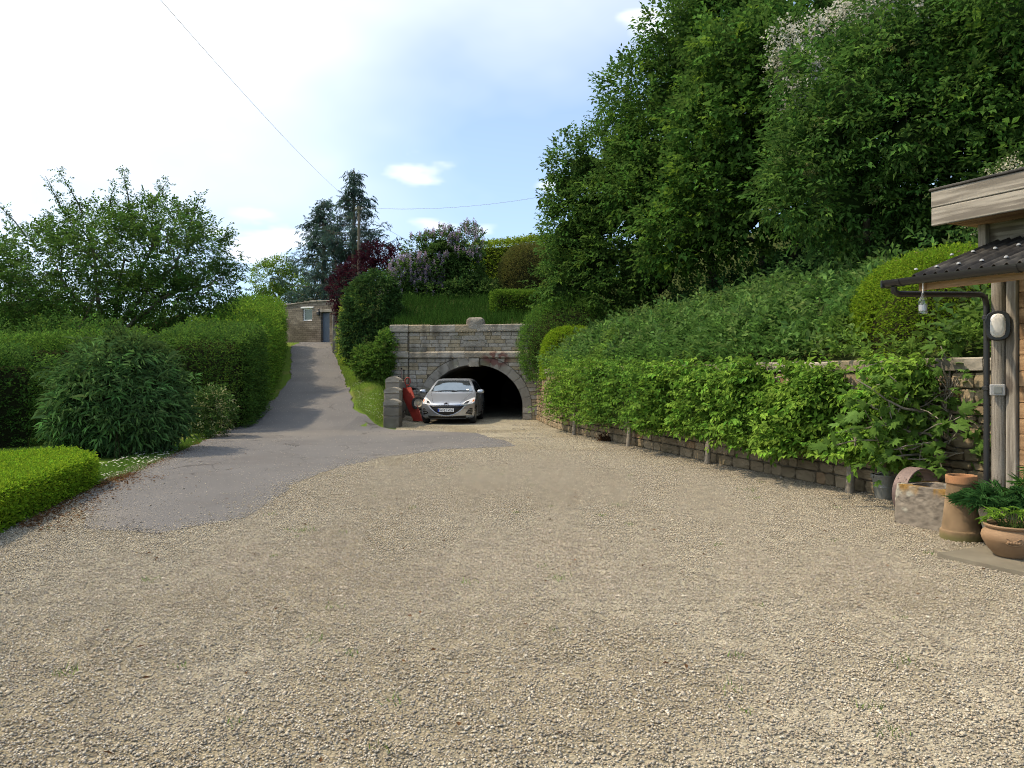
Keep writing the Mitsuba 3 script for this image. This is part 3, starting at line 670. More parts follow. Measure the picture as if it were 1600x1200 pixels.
# ------------------------------------------------------------------ the timber shed on the right
SD = unit(np.array([-.42, .90, 0])); SN = unit(np.array([.90, .42, 0]))                # along its wall away from the eye; into the shed
SA = np.array([3.64, 7.30, 0.0])                                                        # under the far end of the gutter
def S_(v): return frame(v, SA, SN, -SD)                                                 # local: x into the shed, y along the wall towards the eye, z
shed = thing('timber_shed', 'timber clad shed with black corrugated lean-to roof and grey fascia', 'shed')
def board(name, lo, hi, bsdf, parent=shed, bevel=.006, axis=1, across=2):
    v, f = boxm(lo, hi, bevel); o = rs.uniform(0, 30)
    return obj(name, (S_(v), f), bsdf, parent, uv=np.c_[v[:, axis] + o, v[:, across] + v[:, 3 - axis - across if False else 0] * .3 + o])
WXs = 1.28                                                                              # the wall stands this far behind the gutter line
z = .12
while z < 2.62:
    board('board', (WXs, .19, z), (WXs + .03, 3.6, z + .148), 'mat_wood_warm'); z += .152
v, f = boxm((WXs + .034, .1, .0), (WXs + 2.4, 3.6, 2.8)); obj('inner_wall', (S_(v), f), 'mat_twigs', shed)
v, f = tube([(WXs + .005, -.005, 0), (WXs + .005, -.005, 1.3), (WXs + .005, -.005, 2.64)], [.070, .069, .068], 14); obj('post', (S_(v), f), 'mat_wood_grey', shed, smooth=40)
v, f = boxm((WXs - .035, .085, .02), (WXs + .028, .185, 2.64), .006); obj('corner_board', (S_(v), f), 'mat_wood_grey', shed, uv=np.c_[v[:, 2], v[:, 1] + 3])
# lean-to roof: corrugated sheet rising from the gutter to the upper wall
slope = (2.86 - 2.50) / 1.06
Yc = np.arange(.06, 3.7, .0125); Xc = np.linspace(-.10, 1.12, 9)
XX, YY = np.meshgrid(Xc, Yc, indexing='ij'); wave = .028 * np.sin(2 * np.pi * YY / .105)
ZZ = 2.515 + slope * XX + wave
v1, f1 = grid_mesh(XX, YY, ZZ); v2, f2 = grid_mesh(XX, YY, ZZ - .008)
n1 = len(v1); edge = [];  ny = len(Yc)
for j in range(ny - 1): edge += [[j, j + 1, n1 + j + 1], [j, n1 + j + 1, n1 + j]]
obj('roof_sheet', (S_(np.vstack([v1, v2])), np.vstack([f1, f2[:, ::-1] + n1, edge])), 'mat_roofing', shed, smooth=50)
mb = MB()
for j in range(0, 36, 2):
    for xx in (.06, .55):
        yy = .105 * j + .026; v, f = lathe([(.018, 0), (.016, .012), (.006, .018), (.0, .018)], 8); mb.add(v + [xx, yy, 2.515 + slope * xx + .028], f)
v, f = mb.mesh(); obj('fixing', (S_(v), f), 'mat_grey_plastic', shed)
for y in (.12, 1.2, 2.4, 3.5):
    v, f = boxm((-.02, y, 2.36), (1.36, y + .06, 2.44), .004); v[:, 2] += slope * v[:, 0] * .98
    obj('rafter', (S_(v), f), 'mat_wood_warm', shed, uv=np.c_[v[:, 0], v[:, 2]])
v, f = boxm((WXs - .02, -.1, 2.645), (WXs + .06, 3.6, 2.8), .006); obj('wall_plate', (S_(v), f), 'mat_wood_grey', shed, uv=np.c_[v[:, 1], v[:, 2]])
v, f = boxm((.0, .1, 2.365), (.03, 3.6, 2.45), .004); obj('eaves_board', (S_(v), f), 'mat_wood_warm', shed, uv=np.c_[v[:, 1], v[:, 2]])
# gutter: an open half pipe with end cap and joints, swan neck and downpipe
a = np.linspace(np.pi, 2 * np.pi, 13); ring = np.stack([np.cos(a) * .062, np.sin(a) * .062 * 1.0], 1); ring2 = ring[::-1] * .9; sec = np.vstack([ring, ring2])
ys = np.array([-.16, 3.7]); rows = np.array([[[-.10 + p[0], y, 2.475 + p[1]] for p in sec] for y in ys]); k = len(sec)
q = np.array([[i, (i + 1) % k, k + (i + 1) % k, k + i] for i in range(k)]); f = np.vstack([q[:, [0, 1, 2]], q[:, [0, 2, 3]]])
gut = obj('gutter', (S_(rows.reshape(-1, 3)), f), 'mat_black_plastic', shed, smooth=40)
v, f = boxm((-.165, -.18, 2.405), (-.035, -.16, 2.478), .01); obj('end_cap', (S_(v), f), 'mat_black_plastic', gut)
for y in (-.02, 1.05, 2.05):
    sec3 = np.stack([np.cos(a) * .068, np.sin(a) * .068], 1); rows = np.array([[[-.10 + p[0], yy, 2.475 + p[1]] for p in sec3] for yy in (y, y + .04)]); k = len(sec3)
    q = np.array([[i, i + 1, k + i + 1, k + i] for i in range(k - 1)]); obj('bracket', (S_(rows.reshape(-1, 3)), np.vstack([q[:, [0, 1, 2]], q[:, [0, 2, 3]]])), 'mat_black_plastic', gut)
dp = [(-.10, -.08, 2.41), (-.10, -.08, 2.37), (-.04, -.08, 2.35), (.5, -.09, 2.37), (1.12, -.09, 2.395), (1.195, -.09, 2.37), (1.22, -.09, 2.28), (1.22, -.09, 1.2), (1.22, -.09, .05)]
v, f = tube(dp, .029, 12); obj('downpipe', (S_(v), f), 'mat_black_plastic', shed, smooth=40)
for z in (.5, 1.45, 2.15):
    v, f = lathe([(.038, 0), (.041, .003), (.041, .035), (.038, .038)], 14); obj('pipe_clip', (S_(v + [1.22, -.09, z]), f), 'mat_black_plastic', shed, smooth=40)
# the upper storey: recessed wall, grey fascia of two boards, flat roof
v, f = boxm((1.06, .0, 2.70), (1.10, 3.7, 3.06)); obj('upper_wall', (S_(v), f), 'mat_wood_grey', shed, uv=np.c_[v[:, 1], v[:, 2]])
v, f = boxm((1.0, -.03, 2.72), (1.06, .05, 3.06), .006); obj('upper_post', (S_(v), f), 'mat_wood_grey', shed, uv=np.c_[v[:, 2], v[:, 1]])
board('fascia_board', (.52, -.17, 3.035), (.56, 3.7, 3.205), 'mat_wood_grey'); board('fascia_board', (.515, -.17, 3.211), (.555, 3.7, 3.365), 'mat_wood_grey')
v, f = boxm((.565, -.168, 3.10), (3.2, -.13, 3.36), .006); obj('verge_board', (S_(v), f), 'mat_wood_grey', shed, uv=np.c_[v[:, 0], v[:, 2]])
v, f = boxm((.50, -.185, 3.368), (3.2, 3.7, 3.392), .006); obj('roof_felt', (S_(v), f), 'mat_roofing', shed)
v, f = boxm((.563, -.12, 3.06), (3.2, 3.7, 3.085)); obj('soffit', (S_(v), f), 'mat_wood_warm', shed, uv=np.c_[v[:, 1], v[:, 0]])
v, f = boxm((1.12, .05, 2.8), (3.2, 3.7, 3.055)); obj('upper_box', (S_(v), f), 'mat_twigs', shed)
# lamp and switch on the post
lamp = thing('bulkhead_lamp', 'oval bulkhead lamp with white glass and black rim on the shed post', 'lamp')
nl = unit(np.array([-SN[0] * .75 + SD[0] * -.55, -SN[1] * .75 + SD[1] * -.55, 0]))       # faces the yard and the eye
rl = np.cross(UP, nl)
def oval(rx, rz, d0, d1, dome=0.0, n=36):
    a = np.linspace(0, 2 * np.pi, n, endpoint=False); c, s = np.cos(a), np.sin(a)
    e = .55; px, pz = np.sign(c) * np.abs(c) ** .8 * rx, np.sign(s) * np.abs(s) ** e * rz
    rows = [(1, d0), (1, d1 - .01), (.94, d1)] + ([(.8, d1 + dome * .6), (.5, d1 + dome * .9)] if dome else [])
    v = np.vstack([np.c_[px * k, np.full(n, d), pz * k] for k, d in rows] + [[[0, rows[-1][1] + dome * .1, 0]]]); m_ = len(rows)
    i, j = np.meshgrid(np.arange(m_ - 1), np.arange(n), indexing='ij'); q = np.stack([i * n + j, i * n + (j + 1) % n, (i + 1) * n + (j + 1) % n, (i + 1) * n + j], -1).reshape(-1, 4)
    j = np.arange(n); f = np.vstack([q[:, [0, 1, 2]], q[:, [0, 2, 3]], np.stack([(m_ - 1) * n + j, (m_ - 1) * n + (j + 1) % n, j * 0 + m_ * n], 1)])
    return v, f
Lo = S_([[WXs - .005, -.02, 2.08]])[0] + nl * .075
v, f = oval(.108, .145, 0, .075); obj('rim', (frame(v, Lo, rl, nl), f), 'mat_black_plastic', lamp, smooth=40)
v, f = oval(.066, .115, .07, .09, .02); obj('glass', (frame(v, Lo - rl * .0, rl, nl), f), 'mat_diffuser', lamp, smooth=40)
sw = thing('light_switch', 'square grey outdoor switch box on the shed post', 'switch')
So = S_([[WXs - .005, -.015, 1.455]])[0] + nl * .07
v, f = boxm((-.07, 0, -.055), (.06, .05, .055), .008); obj('box', (frame(v, So, rl, nl), f), 'mat_grey_plastic', sw)
v, f = boxm((-.038, .05, -.036), (.032, .058, .036), .004); obj('rocker', (frame(v, So, rl, nl), f), 'mat_galvanised', sw)
bo = thing('hanging_bottle', 'clear plastic bottle hanging from the end of the shed gutter', 'bottle')
p = S_([[-.10, .22, 2.14]])[0]
v, f = lathe([(.0, 0), (.034, .0), (.037, .012), (.037, .11), (.03, .14), (.014, .165), (.013, .19)], 16); obj('body', (v + p, f), 'mat_bottle', bo, smooth=40)
v, f = tube([p + [0, 0, .19], p + [0, 0, .28]], .004, 5); obj('cord', (v, f), 'mat_white', bo)
v, f = lathe([(.0, .0), (.033, .0), (.034, .05), (.0, .05)], 14); obj('label', (v + p + [0, 0, .03], f), 'mat_grey_plastic', bo)
# concrete slab under the lean-to
SL = [(-.02, -.55), (-.02, 4.5), (2.9, 4.5), (2.9, -.55)]
slab_poly = Polygon([tuple(frame([[a, b_, 0]], SA, SN, -SD)[0][:2]) for a, b_ in ((-.04, .34), (.0, 4.6), (2.2, 4.6), (2.2, .30), (1.3, .31))])
m = trimesh.creation.extrude_polygon(slab_poly.buffer(.02), .06, engine='earcut'); m.apply_translation([0, 0, -.02])
tag(obj('concrete_slab', m, 'mat_concrete'), 'worn concrete slab under the lean-to', kind='structure')
# ------------------------------------------------------------------ foliage: leaves are folded blades set on sprays, sprays on the lobes of a crown
EYEP = np.array([0, 0, EYE])
LEAFK = np.array([1.36, 1.44, 1.5])


def leaf_blades(P_, A, N, L, W, col, fold=.22, droop=.12):
    n = len(P_); A = unit(A); S = unit(np.cross(A, N)); M = np.cross(S, A)
    L, W = np.broadcast_to(L, (n,))[:, None], np.broadcast_to(W, (n,))[:, None]
    v = np.stack([P_, P_ + A * L * .45 + S * W * .5 + M * W * fold, P_ + A * L - M * L * droop, P_ + A * L * .45 - S * W * .5 + M * W * fold], 1).reshape(-1, 3)
    b = np.arange(n)[:, None] * 4
    f = np.concatenate([b + [0, 1, 2], b + [0, 2, 3]], 1).reshape(-1, 3)
    return v, f, np.repeat(col, 4, 0)


def sprays(r, O, D, k, SL, spread=.9, droop=.25, flat=.8):
    """k leaf stations along each spray: positions, leaf axes, leaf normals."""
    m = len(O); D = unit(D)
    ref = unit(np.cross(D, UP + r.normal(0, .3, (m, 3)))); up = np.cross(ref, D)
    t = (np.arange(k)[None] + r.uniform(.1, .9, (m, k))) / k
    SLm = np.broadcast_to(SL, (m,))[:, None] * r.uniform(.6, 1.2, (m, 1))
    side = np.where((np.arange(k) % 2)[None] == 0, 1.0, -1.0) * r.uniform(.5, 1.1, (m, k)) * spread
    side = side * (1.15 - .7 * t)
    pos = O[:, None] + D[:, None] * (SLm * t)[..., None] + ref[:, None] * (side * SLm * .10)[..., None] - UP * (droop * .3 * SLm * t ** 2)[..., None]
    ax = D[:, None] * (.45 + .5 * t)[..., None] + ref[:, None] * side[..., None] + r.normal(0, .28, (m, k, 3)) - UP * droop
    nm = up[:, None] * flat + UP * .5 + r.normal(0, .35, (m, k, 3))
    return pos.reshape(-1, 3), ax.reshape(-1, 3), nm.reshape(-1, 3)


def tones(r, m, k, base, vary=.22, tip=None, tipshare=.15):
    c = np.asarray(base) * np.exp(r.normal(0, vary, (m, 1))) * (1 + r.normal(0, .06, (m, 3)))
    if tip is not None:
        s = (r.random((m, 1)) < tipshare); c = np.where(s, np.asarray(tip) * np.exp(r.normal(0, .15, (m, 1))), c)
    c = np.repeat(c, k, 0) * np.exp(r.normal(0, .10, (m * k, 1)))
    return np.clip(c * LEAFK + [0, 0, .005], .004, .8)


def lobes_points(r, lobes, m, rough=.30, inner=.25, back=.5, freq=2.6, seed=0):
    """Spray feet and directions over the uneven outside of a union of ellipsoids, some inside."""
    lobes = np.asarray(lobes, float); C, R = lobes[:, :3], lobes[:, 3:6]
    w = (R[:, 0] * R[:, 1] + R[:, 1] * R[:, 2] + R[:, 0] * R[:, 2]); w = w / w.sum()
    outP, outD, got = [], [], 0
    while got < m:
        n = int((m - got) * 2.2) + 200
        i = r.choice(len(C), n, p=w); u = unit(r.normal(size=(n, 3)))
        lump = 1 + rough * 2 * (meshkit.fbm(u * freq + i[:, None] * 7.7 + seed, 3) - .5)
        rad = np.where(r.random(n) < inner, r.uniform(.35, .85, n), 1 - np.abs(r.normal(0, .10, n))) * lump
        p = C[i] + u * R[i] * rad[:, None]
        deep = np.min(np.linalg.norm((p[:, None] - C[None]) / R[None], axis=2) + 9 * (np.arange(len(C))[None] == i[:, None]), axis=1) if len(C) > 1 else np.full(n, 9.0)
        view = unit(p - EYEP); away = np.sum(u * view, 1)
        keep = (deep > .72) & ((away < .35) | (r.random(n) < back))
        outP.append(p[keep]); outD.append(unit(u[keep] * .9 + r.normal(0, .42, (keep.sum(), 3)) + UP * .15)); got += keep.sum()
    return np.vstack(outP)[:m], np.vstack(outD)[:m]


def limb(r, a, b, r0, r1, bend=.12, n=7, sides=7):
    a, b = np.asarray(a, float), np.asarray(b, float); t = np.linspace(0, 1, n)[:, None]
    L = np.linalg.norm(b - a); k = np.cumsum(r.normal(0, bend * L / n, (n, 3)), 0); k -= k[0] + (k[-1] - k[0]) * t
    return tube(a + (b - a) * t + k + UP * (np.sin(t * np.pi) * L * .04), r0 + (r1 - r0) * t[:, 0] ** .8, sides)


def wood(r, root, lobes, r0, split=.35, stems=1, twigs=3, lean=0.3, sides=7):
    """Trunk(s) to the middle of the crown, limbs to every lobe, branches that end in its outside."""
    tr, br = MB(), MB(); lobes = np.asarray(lobes, float); cen = lobes[:, :3].mean(0); root = np.array(root, float)
    if root[0] > 3.5: root[2] = min(root[2], float(hill(root[0], root[1])))
    forks = []
    for s in range(stems):
        off = np.r_[r.normal(0, .5 * (stems > 1), 2), 0]
        f = root + (cen - root) * split * r.uniform(.85, 1.15) + off * 1.6; forks.append(f)
        tr.add(*limb(r, root + off * .6 - UP * .3, f, r0 * (1 if stems == 1 else .7), r0 * .62, .08, 9, sides + 2))
    for L in lobes:
        f = forks[int(np.argmin([np.linalg.norm(L[:3] - q) for q in forks]))]
        br.add(*limb(r, f, L[:3], r0 * .5, r0 * .2, .16, 8, sides))
        for _ in range(twigs):
            u = unit(r.normal(size=3) + UP * .3)
            br.add(*limb(r, L[:3] - (L[:3] - f) * r.uniform(0, .35), L[:3] + u * L[3:6] * .92, r0 * .17, r0 * .04, .2, 6, 5))
    return tr, br


def tree(name, label, cat, root, lobes, m, k, SL, leaf, col, seed, mat='mat_leaf', group=None, r0=.14, split=.35, stems=1, twigs=3, vary=.24, tip=None, tipshare=.12, rough=.3, inner=.25, back=.5, droop=.25, woodmat='mat_bark', freq=2.6, lum=1.0, core=0.0):
    r = np.random.default_rng(seed); t = thing(name, label, cat, group)
    full = lobes
    if core:                                        # smaller clumps budding from each lobe
        full = [np.r_[np.array(L[:3]) + u * np.array(L[3:6]) * .82, np.array(L[3:6]) * r.uniform(.34, .55)] for L in lobes for u in unit(r.normal(size=(7, 3)) + [-.15, -.35, .2])]
        full = np.vstack([np.asarray(lobes) * [1, 1, 1, .86, .86, .86], full])
    O, D = lobes_points(r, full, m, rough, inner, back, freq, seed)
    p, a, n = sprays(r, O, D, k, SL, droop=droop)
    s = np.exp(r.normal(0, .2, len(p)))
    v, f, c = leaf_blades(p, a, n, leaf[0] * s, leaf[1] * s, tones(r, m, k, col, vary, tip, tipshare) * lum)
    obj('foliage', (v, f), mat, t, color=c)
    if core:
        mb = MB()
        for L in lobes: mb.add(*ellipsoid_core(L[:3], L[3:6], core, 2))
        obj('twigs', mb, 'mat_crown_shade', t, smooth=True)  # dark leaf-coloured solids, added to deepen crown shade and close sky gaps
    tr, br = wood(r, root, lobes, r0, split, stems, twigs)
    obj('trunk', tr, woodmat, t, smooth=True); tag(obj('branches', br, woodmat, t, smooth=True), kind='stuff')
    return t, r, O, D


def blossom(t, r, pts, size, col, name='blossom'):
    """Clusters of small petals."""
    n = len(pts); q = 5
    p = np.repeat(pts, q, 0) + r.normal(0, size * .55, (n * q, 3)); a = unit(r.normal(size=(n * q, 3)) + UP * .4)
    c = np.asarray(col) * np.exp(r.normal(0, .14, (n * q, 1)))
    v, f, c = leaf_blades(p, a, r.normal(size=(n * q, 3)) + UP, size, size * .8, np.clip(c, 0, .85))
    obj(name, (v, f), 'mat_leaf', t, color=c)


def clipped(name, label, cat, surf, m, leaf, col, seed, core=None, mat='mat_leaf', group=None, vary=.18, fuzz=.05, tip=None, tipshare=.2, k=3, upright=.25):
    """A clipped bush or hedge: surf(r, m) gives points and outward normals of its clipped face; a dense heart of twigs inside."""
    r = np.random.default_rng(seed); t = thing(name, label, cat, group)
    O, Nn = surf(r, m)
    O = O + Nn * (np.minimum(r.normal(-.01, fuzz, (m, 1)), fuzz * 1.6) + fuzz * 2.2 * (meshkit.fbm(O * 1.7 + seed, 3)[:, None] - .5))
    D = unit(Nn + r.normal(0, .45, (m, 3)) + UP * upright)
    p, a, n = sprays(r, O - D * leaf[0] * .8, D, k, leaf[0] * 2.0, spread=.8, droop=.0, flat=.5)
    s = np.exp(r.normal(0, .18, len(p)))
    v, f, c = leaf_blades(p, a, n, leaf[0] * s, leaf[1] * s, tones(r, m, k, col, vary, tip, tipshare))
    obj('foliage', (v, f), mat, t, color=c)
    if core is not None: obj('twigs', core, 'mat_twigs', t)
    return t, r, O, Nn


def ellipsoid_surf(c, R, low=-.55, e=1.0):
    c, R = np.asarray(c, float), np.asarray(R, float)
    def fn(r, m):
        u = np.empty((0, 3))
        while len(u) < m:
            q = unit(r.normal(size=(m * 2, 3))); q = q[q[:, 2] > low]; u = np.vstack([u, q])
        u = u[:m]; s = np.sign(u) * np.abs(u) ** e; s = s / (np.sum(np.abs(s) ** (2 / e), 1, keepdims=True)) ** (e / 2)
        return c + s * R, unit(np.sign(s) * np.abs(s) ** (2 / e - 1) / R)
    return fn
def ellipsoid_core(c, R, k=.86, sub=3):
    m = trimesh.creation.icosphere(sub); v = np.array(m.vertices); v = v * (1 + .08 * (meshkit.fbm(v * 3 + np.asarray(c), 2)[:, None] - .5))
    return np.asarray(c) + v * np.asarray(R) * k, np.array(m.faces)


def hedge_run(path, zf, hf, width, round_=.35):
    """A hedge along a path: (surface sampler, core). zf(x, y) ground, hf(t) height at share t of the way."""
    path = np.asarray(path, float); seg = np.linalg.norm(np.diff(path, axis=0), axis=1); S = np.r_[0, np.cumsum(seg)]; Ltot = S[-1]
    def pt(s): return np.stack([np.interp(s, S, path[:, 0]), np.interp(s, S, path[:, 1])], -1)
    def tan(s):
        d = pt(np.minimum(s + .2, Ltot)) - pt(np.maximum(s - .2, 0)); return d / np.linalg.norm(d, axis=-1, keepdims=True)
    def sec(s, q, shrink=0.0):
        """q in [0, 1] round the section from one foot over the top to the other: (offset, height, normal across, normal up)."""
        h, w = hf(s / Ltot), width / 2
        per = h + 2 * w + h; d = q * per
        left, right = d < h, d > h + 2 * w
        x = np.where(left, -w, np.where(right, w, d - h - w)); z = np.where(left, d, np.where(right, per - d, h))
        nx = np.where(left, -1.0, np.where(right, 1.0, 0.0)); nz = np.where(left | right, 0.0, 1.0)
        rr = np.minimum(round_, w * .8); cx, cz = np.maximum(np.abs(x) - (w - rr), 0), np.maximum(z - (h - rr), 0)     # rounded shoulders
        l = np.maximum(np.hypot(cx, cz), 1e-6); on = (cx > 0) & (cz > 0)
        x2 = np.where(on, np.sign(x) * (w - rr + cx / l * rr), x); z2 = np.where(on, h - rr + cz / l * rr, z)
        nx = np.where(on, np.sign(x) * cx / l, nx); nz = np.where(on, cz / l, nz)
        return x2, z2, nx, nz
    def surf(r, m):
        hm = float(hf(.5)); ends = int(m * 2 * width * hm / (2 * width * hm + Ltot * (2 * hm + width))); n = m - ends
        s = r.uniform(0, Ltot, n); q = r.uniform(0, 1, n); x, z, nx, nz = sec(s, q); p, t = pt(s), tan(s); across = np.stack([-t[:, 1], t[:, 0]], -1) * -1
        P1 = np.c_[p + across * x[:, None], zf(p[:, 0], p[:, 1]) + z]; N1 = np.c_[across * nx[:, None], nz]
        e = r.integers(0, 2, ends); s = np.where(e == 0, 0, Ltot); p, t = pt(s), tan(s); across = np.stack([t[:, 1], -t[:, 0]], -1)
        x = r.uniform(-1, 1, ends) * width / 2; z = r.uniform(0, 1, ends) * hf(s / Ltot); sg = np.where(e == 0, -1, 1)
        bulge = .25 * width * (1 - (2 * x / width) ** 2)
        P2 = np.c_[p + across * x[:, None] + t * (sg * bulge)[:, None], zf(p[:, 0], p[:, 1]) + z]; N2 = np.c_[t * sg[:, None] + across * (x / width)[:, None], .1 + x * 0]
        return np.vstack([P1, P2]), unit(np.vstack([N1, N2]))
    def core(k=.84):
        n = max(int(Ltot / .8), 3); s = np.linspace(.1, Ltot - .1, n); q = np.linspace(0, 1, 15); rows = []
        for a in s:
            x, z, _, _ = sec(np.full(15, a), q); p, t = pt(np.array([a]))[0], tan(np.array([a]))[0]; ac = np.array([t[1], -t[0]])
            rows.append(np.c_[p + ac * (x * k)[:, None], zf(p[0], p[1]) + z * (1 - (1 - k) * .7) - .05])
        v = np.array(rows); X, Y, Z = v[..., 0], v[..., 1], v[..., 2]; v, f = grid_mesh(X, Y, Z)
        e = len(v); caps = []
        for base in (0, (n - 1) * 15):
            for i in range(1, 14): caps.append([base, base + i, base + i + 1])
        return v, np.vstack([f, caps])
    return surf, core


# colours of the leaves
BOX_C, YEW_C, DARK_C, MID_C, HAZEL_C, ELDER_C, LIME_C = (.115, .185, .012), (.058, .108, .018), (.034, .068, .016), (.060, .115, .022), (.062, .122, .022), (.064, .126, .028), (.17, .225, .03)

# --- clipped shapes on the right bank and above the portal
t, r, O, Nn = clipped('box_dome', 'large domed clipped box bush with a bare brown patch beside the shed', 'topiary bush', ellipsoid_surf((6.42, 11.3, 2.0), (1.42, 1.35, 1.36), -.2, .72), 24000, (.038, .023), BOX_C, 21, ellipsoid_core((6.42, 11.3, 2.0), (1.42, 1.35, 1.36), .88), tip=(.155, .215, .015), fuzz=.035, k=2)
pp = r.normal(0, 1, (900, 3)) * [.40, .3, .1] + [6.42, 10.75, 3.09]; v, f, c = leaf_blades(pp, r.normal(size=(900, 3)), r.normal(size=(900, 3)) + UP, .05, .012, np.clip(np.array([.23, .17, .10]) * np.exp(r.normal(0, .25, (900, 1))), 0, .6))
obj('bare_twigs', (v, f), 'mat_leaf', t, color=c)
clipped('yew_dome', 'big rounded dark green clipped yew overhanging the tunnel parapet', 'topiary bush', ellipsoid_surf((2.15, 27.9, 2.55), (1.85, 1.5, 1.75), -.6, .9), 11000, (.075, .022), (.062, .125, .020), 22, ellipsoid_core((2.15, 27.9, 2.55), (1.85, 1.5, 1.75), .86), tip=(.095, .17, .022), fuzz=.07)
clipped('box_ball', 'bright lime green clipped box bush on the end of the rubble wall', 'topiary bush', ellipsoid_surf((1.95, 26.2, 2.0), (.98, .9, 1.16), -.35, .75), 9000, (.045, .026), (.14, .215, .012), 23, ellipsoid_core((1.95, 26.2, 2.0), (.98, .9, 1.16), .88), fuzz=.03)
clipped('dark_shrub', 'small dark leafy bush just behind the lime green clipped box', 'bush', ellipsoid_surf((3.3, 26.3, 2.35), (1.0, .9, .95), -.4), 5000, (.07, .04), (.04, .085, .02), 24, ellipsoid_core((3.3, 26.3, 2.35), (1.0, .9, .95), .82), fuzz=.12)
clipped('brown_dome', 'olive brown clipped dome on the grass bank above the tunnel', 'topiary bush', ellipsoid_surf((.85, 36.0, 5.7), (1.42, 1.3, 1.75), -.6, .8), 9000, (.08, .026), (.085, .088, .022), 25, ellipsoid_core((.85, 36.0, 5.7), (1.42, 1.3, 1.75), .88), fuzz=.05, upright=.7)
s, c = hedge_run([(-.62, 31.9), (2.2, 31.4)], hill, lambda t: .82 + 0 * t, .9, .2)
clipped('low_box_hedge', 'short low clipped hedge right behind the tunnel parapet', 'hedge', s, 7000, (.05, .03), (.085, .15, .016), 26, c(), fuzz=.03)
s, c = hedge_run([(-1.9, 43.0), (3.4, 41.4)], lambda x, y: hill(x, y) - .2, lambda t: 2.35 + .25 * t, 1.6, .3)
clipped('privet_hedge', 'tall yellow green clipped hedge behind the lilac and the olive brown dome', 'hedge', s, 9000, (.09, .05), (.145, .20, .018), 27, c(), fuzz=.06, tip=(.2, .25, .02))

# --- hedges along the drive and on the left
s, c = hedge_run([(-9.75, 26.4), (-10.9, 31.5), (-12.6, 38), (-15.1, 47.5)], H, lambda t: 2.45 + .2 * t + .18 * np.sin(t * 23) + .1 * np.sin(t * 61), 2.6, .55)
clipped('drive_hedge', 'tall bushy hedge running uphill along the drive, bright leaved on top', 'hedge', s, 24000, (.10, .055), (.082, .150, .016), 31, c(), fuzz=.17, tip=(.13, .20, .02))
s, c = hedge_run([(-8.95, 22.6), (-9.35, 25.6)], H, lambda t: 2.55 + .2 * t, 2.7, .5)
clipped('yew_hedge', 'dark square shouldered hedge end at the foot of the tall drive hedge', 'hedge', s, 15000, (.075, .036), (.055, .105, .018), 32, c(), fuzz=.09, tip=(.085, .15, .02))
s, c = hedge_run([(-16.5, 19.5), (-10.7, 23.4)], H, lambda t: 2.5 + .1 * t, 2.2, .5)
clipped('garden_hedge', 'hedge behind the bamboo, joining the drive hedge', 'hedge', s, 14000, (.07, .04), (.062, .12, .017), 33, c(), fuzz=.10, tip=(.09, .16, .02))
s, c = hedge_run([(-16, 15.2), (-11.6, 19.0)], H, lambda t: 2.0 + .15 * np.sin(t * 9), 2.0, .5)
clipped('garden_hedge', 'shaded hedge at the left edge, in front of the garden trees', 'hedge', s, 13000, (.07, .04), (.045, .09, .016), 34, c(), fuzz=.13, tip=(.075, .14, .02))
s, c = hedge_run([(-7.3, 12.05), (-6.55, 11.35), (-5.78, 8.05), (-5.1, 5.2)], H, lambda t: .44 + 0 * t, 1.15, .10)
clipped('low_box_hedge', 'low flat topped clipped box hedge at the near edge of the gravel', 'hedge', s, 27000, (.031, .021), (.125, .205, .012), 35, c(.9), fuzz=.022, tip=(.18, .255, .014), k=3, vary=.15)

# --- bamboo clump
r = np.random.default_rng(41); t = thing('bamboo', 'dense rounded clump of dark bamboo with pale arching tips beside the drive', 'bamboo')
n = 150; foot = np.c_[r.normal(0, .55, (n, 2)), np.zeros(n)] + [-8.15, 16.6, 0]; tips, mb = [], MB()
for i in range(n):
    a = r.uniform(0, 6.283); rad = np.sqrt(r.random()) * 1.2; h = 2.32 * (1 - .38 * (rad / 1.2) ** 2) * r.uniform(.86, 1.06) + (r.random() < .06) * .45
    e = np.array([-8.12 + rad * math.cos(a), 16.6 + rad * math.sin(a) * .9, h]); f0 = foot[i]
    q = np.linspace(0, 1, 7)[:, None]; path = f0 + (e - f0) * np.c_[q[:, 0] ** 1.7, q[:, 0] ** 1.7, q[:, 0]]; path[-1] += (e - f0) * [.12, .12, -.02]
    mb.add(*tube(path, .011 - .006 * q[:, 0], 5)); tips.append(path)
obj('canes', mb, 'mat_twigs', t)
cen, R = np.array([-8.12, 16.6, 1.02]), np.array([1.18, 1.2, 1.28])
O, D = lobes_points(r, [(*cen, *R), (-8.7, 16.2, .65, .6, .7, .6), (-7.5, 16.3, .7, .55, .7, .65)], 2400, .18, .25, .6)
O[:, 2] = np.abs(O[:, 2]) + .05
E = np.array([p[-1 - int(r.integers(0, 3))] for p in tips for _ in range(3)]); O = np.vstack([O, E + r.normal(0, .09, E.shape)]); D = np.vstack([D, unit(r.normal(0, .7, E.shape) + UP * .3)])
D = unit(D + r.normal(0, .35, D.shape)); m, k = len(O), 6; p, a, nn = sprays(r, O, D, k, .26, spread=1.5, droop=.35); a = a + r.normal(0, .35, a.shape); sc = np.exp(r.normal(0, .25, m * k))
col = tones(r, m, k, (.066, .118, .034), .40); top = sstep(1.7, 2.6, p[:, 2])[:, None]; col = col * (1 - .5 * top) + np.array([.085, .13, .03]) * .5 * top
v, f, c = leaf_blades(p, a, nn, .175 * sc, .031 * sc, col, .15, .3)
obj('foliage', (v, f), 'mat_leaf_gloss', t, color=c)
obj('dead_leaves', ellipsoid_core((-8.15, 16.6, .8), (1.05, .95, .95), .8), 'mat_twigs', t)  # solid dark brown ellipsoid filling the middle of the clump
